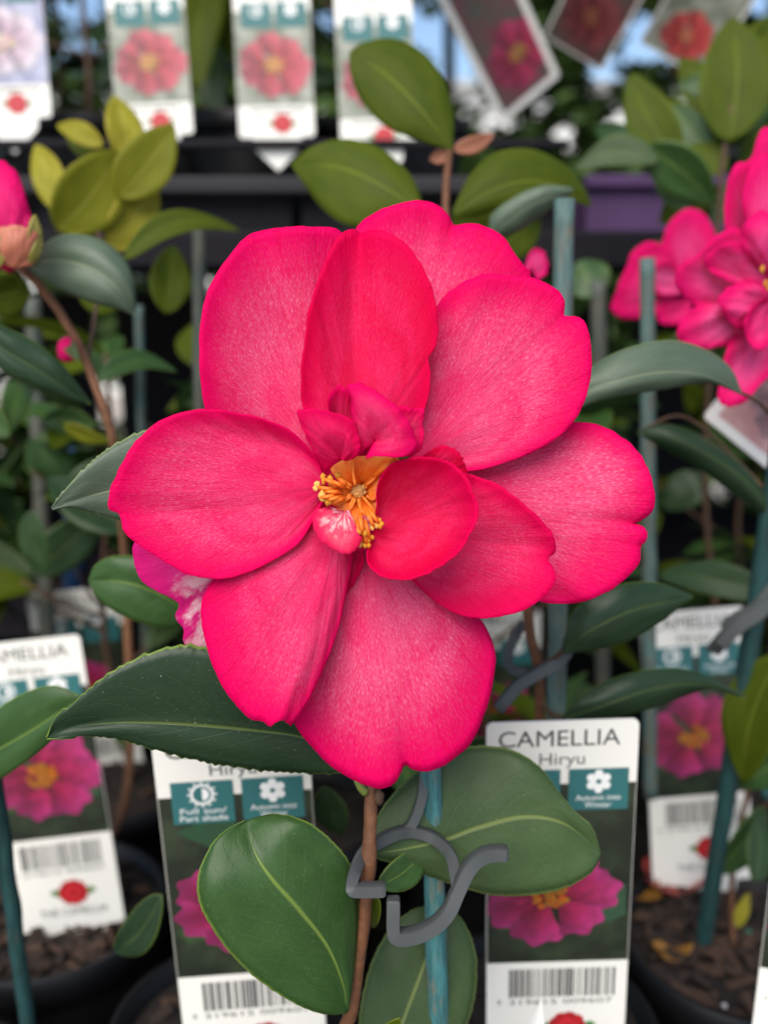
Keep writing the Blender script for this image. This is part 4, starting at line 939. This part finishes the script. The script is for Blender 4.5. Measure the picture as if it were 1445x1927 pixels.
# low leaf at the left edge
pC = neighbour('l0', 'camellia at the cut-off tag with one drooping smooth green leaf')
rod(pC, 'stem', [foot_of('l0'), (-120, 1560, .205), (-90, 1470, .198)], 14, 'stem_grey')
leaf_outline(pC, [(-92, 1462, .196), (-40, 1370, .193), (30, 1312, .191), (100, 1290, .190), (150, 1308, .190)], [(-92, 1466, .196), (-20, 1420, .193), (60, 1375, .191), (152, 1312, .190)], [(-92, 1470, .196), (-20, 1475, .194), (60, 1425, .192), (110, 1380, .191), (152, 1318, .190)], 'leaf_mid', 0, seed=24)

# plant by the tall stake: olive top leaves, dark side leaves
pD = neighbour('t1', 'camellia with olive leaves fanning above the big flower and a salmon shoot')
rod(pD, 'stem', [foot_of('t1'), (1015, 1340, .222), (1000, 1230, .219), (988, 1120, .217), (930, 900, .222), (860, 600, .235), (838, 400, .246), (845, 285, .252)], 19, 'stem')
O_ = 'leaf_olive'
leaf_outline(pD, [(852, 280, .252), (853, 215, .253), (832, 145, .254), (790, 95, .255), (735, 72, .256), (680, 82, .256), (659, 96, .256)], [(850, 281, .252), (790, 205, .250), (725, 140, .252), (659, 99, .256)], [(848, 282, .252), (780, 262, .252), (722, 235, .252), (680, 190, .254), (660, 140, .255), (658, 102, .256)], O_, 0, seed=25)
leaf_outline(pD, [(800, 400, .246), (775, 335, .248), (720, 283, .250), (655, 262, .252), (590, 276, .254), (549, 306, .256)], [(800, 404, .246), (720, 350, .246), (640, 315, .250), (549, 309, .256)], [(798, 408, .246), (740, 425, .247), (660, 425, .248), (610, 395, .251), (575, 350, .254), (549, 312, .256)], O_, 0, seed=26)
leaf_outline(pD, [(850, 400, .246), (885, 330, .247), (935, 288, .248), (1000, 282, .250), (1060, 310, .252), (1095, 350, .254), (1112, 384, .256)], [(852, 404, .246), (910, 365, .245), (980, 342, .246), (1050, 350, .250), (1112, 386, .256)], [(856, 408, .246), (915, 400, .246), (980, 385, .247), (1050, 375, .251), (1110, 388, .256)], O_, 0, seed=27)
leaf_outline(pD, [(920, 445, .236), (925, 405, .234), (970, 370, .232), (1020, 350, .231), (1075, 352, .232)], [(922, 448, .236), (950, 420, .233), (1000, 385, .231), (1076, 355, .232)], [(926, 450, .236), (970, 438, .236), (1020, 405, .235), (1060, 375, .234), (1078, 358, .232)], 'leaf_sheen', 0, seed=28)
leaf(pD, (930, 480, .25), (1016, 412, .258), 90, O_, 10, -.05); leaf(pD, (850, 420, .262), (960, 372, .268), 70, O_, 0, .1)
leaf(pD, (852, 282, .253), (930, 252, .256), 34, 'salmon', 0, .05, name='young_leaf'); leaf(pD, (846, 290, .253), (808, 300, .256), 30, 'salmon', 10, name='young_leaf')
rod(pD, 'branch', [(1005, 1260, .220), (1040, 1240, .212), (1062, 1222, .206)], 10, 'stem_grey'); rod(pD, 'branch', [(1013, 1320, .222), (1040, 1345, .216), (1062, 1350, .212)], 9, 'stem_grey')
leaf_outline(pD, [(1058, 1222, .206), (1080, 1150, .204), (1150, 1105, .204), (1230, 1096, .206), (1302, 1120, .210)], [(1060, 1226, .206), (1110, 1186, .202), (1190, 1148, .203), (1302, 1122, .210)], [(1062, 1230, .206), (1120, 1222, .205), (1180, 1206, .206), (1240, 1172, .208), (1302, 1124, .210)], 'leaf_dark', 0, seed=29)
leaf_outline(pD, [(1056, 1348, .212), (1090, 1312, .211), (1150, 1278, .211), (1230, 1260, .212), (1310, 1265, .215), (1402, 1311, .222)], [(1058, 1352, .212), (1140, 1325, .209), (1220, 1298, .210), (1310, 1288, .214), (1402, 1313, .222)], [(1060, 1357, .212), (1140, 1352, .212), (1220, 1334, .213), (1300, 1305, .216), (1340, 1296, .218), (1402, 1315, .222)], 'leaf_dark', 0, seed=30)
leaf(pD, (920, 1390, .225), (880, 1440, .235), 60, 'leaf_deep')
Q(pD, (1000, 505, 20), [(985, 520, 20), (990, 490, 20), (1005, 468, 21), (1026, 478, 21), (1030, 510, 21), (1010, 530, 20)], .22, pale=.5, seed=33)

# right plant: double flower, second flower, arching leaves
pE = neighbour('right', 'camellia carrying a ruffled double pink flower and long arching leaves')
rod(pE, 'stem', [foot_of('right'), (1378, 1640, .293), (1425, 1400, .288), (1455, 1200, .276), (1490, 900, .250), (1460, 650, .232), (1450, 560, .230)], 12, 'stem')
rod(pE, 'branch', [(1468, 800, .236), (1430, 760, .226), (1392, 738, .216)], 8, 'stem_grey')
leaf_outline(pE, [(1060, 800, .196), (1085, 720, .196), (1120, 686, .196), (1180, 656, .196), (1260, 641, .198), (1330, 660, .202), (1374, 694, .206), (1394, 738, .210)], [(1062, 803, .196), (1100, 740, .194), (1180, 712, .193), (1260, 700, .195), (1330, 708, .200), (1394, 740, .210)], [(1064, 806, .196), (1090, 768, .195), (1160, 746, .195), (1250, 732, .197), (1330, 720, .202), (1395, 742, .210)], 'leaf_sheen', 0, seed=34, bulge=.001)
leaf_outline(pE, [(1200, 808, .236), (1260, 800, .235), (1330, 828, .235), (1400, 880, .237), (1480, 985, .242)], [(1200, 812, .236), (1260, 822, .233), (1330, 855, .233), (1400, 905, .236), (1480, 990, .242)], [(1200, 816, .236), (1250, 845, .236), (1320, 885, .237), (1400, 945, .240), (1480, 995, .242)], 'leaf_dark', 0, seed=35)
rod(pE, 'branch', [(1468, 950, .239), (1300, 790, .246), (1205, 808, .237)], 6, 'stem_grey')
leaf(pE, (1470, 1230, .25), (1398, 1474, .262), 120, 'leaf_olive', 20, .05); leaf(pE, (1500, 1400, .262), (1392, 1480, .27), 90, 'leaf_mid', -10)
leaf(pE, (1345, 1640, .285), (1440, 1520, .30), 90, 'leaf_mid', 50, -.12, .15); leaf(pE, (1385, 1745, .29), (1408, 1680, .29), 26, 'leaf_young', 0); leaf(pE, (1420, 1660, .27), (1428, 1530, .28), 70, 'leaf_deep', 40)
leaf(pE, (1450, 1120, .27), (1235, 1082, .29), 72, 'leaf_deep', 10, .05)
core2 = lump(pE, 'flower', at(1452, 520, .232), (.004, .004, .004), 'petal_far', 2); fattr(core2.data, 'pale', [0.] * len(core2.data.vertices))
tag(core2, 'ruffled double pink flower with yellow stamens')
fr = random.Random(5)
FLP = [((1448, 560, 8), [(1400, 520, 8), (1370, 470, 8), (1362, 410, 6), (1368, 345, 4), (1385, 308, 3), (1410, 300, 4), (1425, 255, 4), (1440, 238, 4), (1470, 260, 5), (1490, 340, 6), (1480, 450, 7)], .5),
       ((1450, 555, 6), [(1430, 480, 6), (1405, 430, 4), (1395, 380, 2), (1405, 330, 1), (1430, 290, 1), (1455, 300, 2), (1480, 380, 4), (1480, 480, 6)], .5),
       ((1445, 560, 5), [(1420, 590, 5), (1360, 600, 5), (1300, 570, 3), (1268, 530, 1), (1278, 500, 0), (1310, 480, 0), (1350, 440, 1), (1390, 430, 2), (1425, 480, 4)], .75),
       ((1445, 570, 7), [(1440, 600, 7), (1400, 640, 6), (1340, 655, 5), (1290, 655, 4), (1274, 632, 3), (1284, 598, 3), (1330, 566, 4), (1390, 550, 5)], .95),
       ((1455, 580, 8), [(1480, 620, 8), (1460, 690, 6), (1425, 730, 5), (1400, 758, 4), (1370, 766, 3), (1350, 752, 3), (1358, 700, 3), (1370, 650, 4), (1400, 610, 6), (1425, 585, 7)], .75),
       ((1450, 565, 3), [(1430, 600, 3), (1395, 620, 1), (1365, 600, -1), (1352, 565, -2), (1370, 540, -2), (1410, 525, -1), (1440, 535, 1)], .45),
       ((1450, 540, 2), [(1420, 550, 2), (1370, 530, 0), (1330, 505, -2), (1330, 480, -3), (1370, 455, -3), (1415, 465, -2), (1445, 500, 0)], .55),
       ((1450, 520, 1), [(1425, 500, 1), (1395, 460, -2), (1400, 420, -4), (1430, 395, -5), (1460, 410, -5), (1480, 470, -2), (1470, 510, 0)], .5),
       ((1455, 570, 1), [(1460, 610, 1), (1440, 655, -2), (1412, 650, -4), (1400, 610, -4), (1415, 575, -3), (1440, 560, -1)], .4),
       ((1460, 560, 6), [(1470, 480, 6), (1520, 400, 4), (1580, 390, 2), (1620, 450, 1), (1610, 520, 3), (1540, 560, 5)], .6),
       ((1460, 565, 7), [(1500, 540, 7), (1580, 540, 4), (1640, 580, 2), (1620, 640, 3), (1550, 650, 5), (1490, 610, 7)], .7),
       ((1460, 575, 8), [(1490, 600, 8), (1560, 660, 5), (1560, 730, 3), (1510, 760, 3), (1470, 700, 5), (1460, 620, 7)], .7),
       ((1460, 545, 1), [(1470, 500, 0), (1520, 470, -3), (1560, 500, -3), (1550, 560, -2), (1500, 575, 0)], .5)]
for i, (b, o_, p) in enumerate(FLP):
    Q(core2, b, o_, .2235, pale=p, seed=40 + i, belly=(-2.2 if i % 2 else 2.2), rip=.0020)
for i in range(8):
    lump(core2, 'anther', at(1450 + fr.uniform(-18, 30), 515 + fr.uniform(-45, 35), .217 + fr.uniform(-.001, .001)), (.0005, .0005, .0009), 'anther', i)
core3 = lump(pE, 'flower', at(1290, 545, .300), (.003, .003, .003), 'petal_far', 3); fattr(core3.data, 'pale', [0.] * len(core3.data.vertices))
rod(pE, 'branch', [(1462, 660, .233), (1400, 640, .280), (1295, 552, .302)], 8, 'stem_grey')
for i, (b, o_, p) in enumerate([((1290, 545, 4), [(1240, 590, 4), (1185, 602, 3), (1150, 585, 2), (1154, 560, 1), (1172, 520, 0), (1188, 476, 0), (1222, 455, 0), (1258, 470, 1), (1280, 510, 3)], .35),
        ((1300, 545, 6), [(1262, 520, 6), (1246, 460, 4), (1262, 416, 3), (1292, 393, 3), (1322, 402, 3), (1345, 445, 4), (1340, 520, 6)], .4),
        ((1290, 550, 1), [(1245, 560, 1), (1218, 535, -1), (1228, 500, -2), (1258, 490, -2), (1285, 515, 0)], .9),
        ((1300, 560, 4), [(1300, 600, 4), (1260, 612, 3), (1235, 600, 3), (1250, 565, 3)], .2), ((1310, 550, 5), [(1330, 500, 5), (1370, 480, 4), (1400, 520, 4), (1380, 580, 5), (1330, 590, 5)], .4)]):
    Q(core3, b, o_, .292, pale=p, seed=60 + i, belly=1, rip=.001)

# upper right plant
xr, yr = POTS['b4']
pF = neighbour('b4', 'tall camellia with upright olive leaves beside the patches of blue sky')
rod(pF, 'stem', [foot_of('b4'), (1330, 1000, .345), (1340, 600, .325), (1352, 400, .315), (1362, 280, .310), (1375, 200, .308)], 17, 'stem_grey')
for b, t, w, mt, rl, bd in [((1372, 268, .308), (1376, 34, .312), 142, O_, 5, .04), ((1275, 300, .312), (1186, 138, .318), 92, O_, 10, -.06), ((1240, 300, .306), (1082, 318, .312), 66, 'leaf_flat', 25, .14), ((1215, 275, .308), (1345, 382, .312), 92, 'leaf_mid', 10, -.04), ((1300, 395, .315), (1240, 290, .32), 76, 'leaf_mid', 0, 0), ((1340, 300, .315), (1262, 196, .32), 64, 'leaf_mid', 10, 0), ((1360, 330, .312), (1300, 250, .318), 60, O_, 20, 0), ((1375, 250, .312), (1450, 160, .318), 70, 'leaf_mid', 10, 0), ((1350, 180, .32), (1275, 160, .325), 50, 'leaf_mid', 20, .1), ((1120, 560, .33), (1090, 490, .335), 90, 'leaf_mid', 5, 0), ((1340, 420, .32), (1400, 330, .325), 60, 'leaf_mid', 20, 0)]:
    leaf(pF, b, t, w, mt, rl, bd, .05)
for b, t, w, mt in [((1350, 350, .325), (1240, 420, .335), 80, O_), ((1330, 420, .33), (1250, 350, .34), 70, 'leaf_mid'), ((1300, 260, .34), (1215, 200, .35), 70, O_), ((1345, 240, .335), (1280, 110, .345), 80, O_), ((1390, 330, .33), (1460, 240, .335), 90, O_), ((1340, 500, .34), (1420, 420, .345), 80, 'leaf_mid'), ((1335, 520, .345), (1190, 470, .36), 70, 'leaf_mid'), ((1200, 300, .345), (1120, 240, .36), 60, 'leaf_deep'), ((1330, 640, .34), (1240, 690, .35), 70, 'leaf_mid'), ((1335, 800, .345), (1410, 860, .35), 80, 'leaf_mid'), ((1332, 900, .345), (1250, 960, .35), 80, 'leaf_deep'), ((1400, 120, .33), (1460, 30, .335), 80, O_)]:
    leaf(pF, b, t, w, mt, 15, .05, .06)

# rear rows below the rack: random shrubs, kept off the tags and stakes in front of them
rr = random.Random(21)
DK = ['leaf_deep', 'leaf_olive', 'leaf_mid', 'leaf_olive', 'leaf_mid', 'leaf_flat']
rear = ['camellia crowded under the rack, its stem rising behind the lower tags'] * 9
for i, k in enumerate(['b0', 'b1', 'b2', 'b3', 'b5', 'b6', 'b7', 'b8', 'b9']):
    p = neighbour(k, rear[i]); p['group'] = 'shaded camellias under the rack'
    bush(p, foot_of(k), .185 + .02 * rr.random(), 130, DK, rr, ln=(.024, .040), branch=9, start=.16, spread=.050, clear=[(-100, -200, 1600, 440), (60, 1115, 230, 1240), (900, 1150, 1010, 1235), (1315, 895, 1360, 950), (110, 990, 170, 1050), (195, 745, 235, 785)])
# two stray bright things glimpsed between stems
o = link('blue_tube', tube_mesh(catmull([at(158, 800, .40), at(156, 820, .40), at(150, 850, .402), at(146, 900, .405), at(140, 1100, .42), at(136, 1240, .430)], 30), [.002, .003, .004] + [.0052] * 27, 12), 'blue')  # plain tube for an unidentified blue patch between the leaves
tag(o, 'blue plastic tube glimpsed behind the brown left stem', 'plastic tube')

# upper shelf: pots and dark shrubs
SH = Z0 + .015
for i, (x0, x1, y, lab) in enumerate([(.098, .152, .462, 'purple plastic tray on the rack beyond the tall weathered stake'), (.160, .235, .470, 'purple plastic tray on the rack behind the upright olive leaves')]):
    tr = empty('plant_tray', ((x0 + x1) / 2, y, SH), lab, 'tray', 'purple trays on the rack')
    xc, w = (x0 + x1) / 2, x1 - x0
    for nm, c, sz in (('tray_wall', (xc, y, SH + .016), (w, .004, .030)), ('tray_wall', (xc, y + .08, SH + .016), (w, .004, .030)), ('tray_wall', (x0 + .002, y + .04, SH + .016), (.004, .076, .030)), ('tray_wall', (x1 - .002, y + .04, SH + .016), (.004, .076, .030)), ('tray_rim', (xc, y - .003, SH + .034), (w + .004, .008, .006)), ('tray_base', (xc, y + .04, SH + .002), (w - .008, .074, .003))):
        o = link(nm, boxes_mesh([(Vector(c), sz)]), 'purple', tr, smooth=False); bev(o, .001)
purple = []
UPOTS = [(-.235, .480), (-.150, .487), (-.065, .480), (.005, .487), (.33, .49), (-.19, .575), (-.10, .58), (-.02, .575), (.20, .60), (.31, .58), (-.31, .52)]
for i, (x, y) in enumerate(UPOTS): pot(x, y, 'black plastic pot standing on the display rack', group='pots on the display rack', r=.037, top=SH + .064, h=.064, chips=6, seed=40 + i)
for i, (x, y) in enumerate(purple): pot(x, y, 'purple plastic pot on the rack beyond the tall weathered stake', group='purple pots on the rack', r=.037, top=SH + .058, h=.058, chips=4, seed=70 + i, mat='purple')
GAPS = [(755, 40, 890, 80), (820, 90, 895, 175), (1185, 55, 1235, 100), (1262, 75, 1288, 110), (1120, 112, 1165, 145), (1370, -20, 1450, 12), (120, 8, 175, 22), (614, 46, 618, 50), (900, 198, 904, 203), (944, 236, 948, 240), (1024, 195, 1028, 199), (1055, 262, 1070, 270), (1133, 170, 1137, 174), (1165, 236, 1180, 244), (1274, 186, 1282, 190), (208, 758, 222, 772), (135, 1015, 150, 1030), (1330, 915, 1348, 935), (1325, 1015, 1335, 1022), (15, 745, 22, 752)]
TAGS_UP = [(-100, 0, 92, 320), (205, 0, 360, 340), (445, 0, 595, 340), (640, 0, 790, 300)]
for i, (x, y) in enumerate(UPOTS + purple):
    lab = ('front-row shrub on the display rack, just behind the standing tags' if y < .53 else 'second-row shrub on the display rack, behind the row that carries the tags') if x < .06 else ('shrub on the display rack above the purple trays' if x < .25 else 'shrub on the display rack past the end of the purple trays')
    p = empty('camellia_plant', (x, y, SH + .055), lab, 'camellia', 'camellias on the left of the rack' if x < .06 else 'camellias on the right of the rack')
    bush(p, (x, y, SH + .055), .22 + .05 * rr.random(), 70 if x < .06 else 60, ['leaf_deep', 'leaf_olive', 'leaf_mid', 'leaf_dark', 'leaf_olive'], rr, ln=(.028, .046), branch=6, start=.06, spread=.05, clear=(TAGS_UP if y < .5 else []) + GAPS)

pG = empty('camellia_plant', (-.11, .53, SH + .055), 'shrub on the rack with broad olive leaves hanging between two red flower tags', 'camellia', 'camellias on the left of the rack')
pot(-.11, .53, 'black plastic pot under the broad olive leaves on the rack', group='pots on the display rack', r=.022, top=SH + .064, h=.064, chips=4, seed=88)
rod(pG, 'stem', [Vector((-.11, .53, SH + .055)), (400, 120, .52), (392, -60, .53), (390, -250, .54)], 12, 'stem_grey')
for b, t, w, mt in [((405, -60, .47), (372, 172, .455), 96, 'leaf_olive'), ((400, -80, .48), (442, 120, .47), 80, 'leaf_olive'), ((390, 30, .50), (170, 66, .47), 80, 'leaf_mid'), ((395, 60, .50), (640, 150, .48), 110, 'leaf_deep'), ((390, 0, .5), (180, 160, .49), 90, 'leaf_deep'), ((395, 90, .51), (420, 230, .5), 70, 'leaf_deep')]:
    leaf(pG, b, t, w, mt, 10, .05)

# ---------------------------------------------------------------- beyond: hedge shrubs and a white shed added for bright gaps
def far_shrub(x, y, h, w, label, seed, n=1500, clear=()):
    rnd = random.Random(seed); root = empty('garden_shrub', (x, y, 0), label, 'shrub', 'shrubs beyond the rack')
    link('trunk', tube_mesh([Vector((x, y, 0)), Vector((x + .02, y, h * .4)), Vector((x, y, h * .75))], [.03, .022, .012], 8), 'stem_grey', root)
    V = []; F = []; UV = []
    for k in range(n):
        a = rnd.uniform(0, 6.28); t = rnd.random(); q = w * math.sqrt(rnd.random()) * (.55 + .6 * math.sin(math.pi * min(1, t * .9 + .1)))
        c = Vector((x + q * math.cos(a), y + q * math.sin(a) * .8, h * (.12 + .9 * t)))
        l = rnd.uniform(.045, .085)
        px, py, z = project(c); e = l * .60 / max(z, .1) * FPX
        if any(x0 - e < px < x1 + e and y0 - e < py < y1 + e for x0, y0, x1, y1 in clear): continue
        m = Matrix.Rotation(rnd.uniform(0, 6.28), 3, 'Z') @ Matrix.Rotation(rnd.uniform(-.9, .6), 3, 'Y') @ Matrix.Rotation(rnd.uniform(-.8, .8), 3, 'X')
        o = len(V)
        for (u, v, zz) in ((0, 0, 0), (.35, .24, .03), (.75, .2, .02), (1, 0, -.08), (.75, -.2, .02), (.35, -.24, .03), (.5, 0, -.03)):
            V.append(c + m @ (Vector((u, v, zz)) * l)); UV.append((u, v + .5))
        F += [(o, o + 1, o + 6), (o + 1, o + 2, o + 6), (o + 2, o + 3, o + 6), (o + 3, o + 4, o + 6), (o + 4, o + 5, o + 6), (o + 5, o, o + 6)]
    c = link('crown', mesh(V, F, 'crown', UV), 'leaf_far', root); tag(c, kind='stuff')
for i, (x, y, h, w, n) in enumerate([(-1.3, 2.3, 2.6, .60, 9000), (-.55, 2.5, 2.7, .60, 9000), (.15, 2.35, 2.6, .55, 24000), (.85, 2.5, 2.5, .62, 28000), (1.6, 2.4, 2.6, .65, 26000), (-2.1, 2.6, 2.6, .7, 6000)]):
    far_shrub(x, y, h, w, 'dense dark green shrub growing beyond the display rack', 300 + i, n, GAPS)
shed = empty('added_shed', (1.5, 12, 0), 'long white shed added behind the shrubs to show bright through the gaps', 'shed')  # added building, gives the white spots between the leaves
link('wall', boxes_mesh([((1.5, 12, 1.625), (16, 3, 3.25))]), 'wall', shed, smooth=False)
rf = link('roof', boxes_mesh([((1.5, 12, 3.29), (16.3, 3.3, .07))]), 'roofm', shed, smooth=False)
for x in (-3, 0.2, 3.4, 6.6):
    w_ = link('window', boxes_mesh([((x, 10.49, 1.2), (1.0, .06, .9))]), 'roofm', shed, smooth=False)
    link('pane', boxes_mesh([((x, 10.455, 1.2), (.86, .03, .76))]), 'glass', w_, smooth=False)
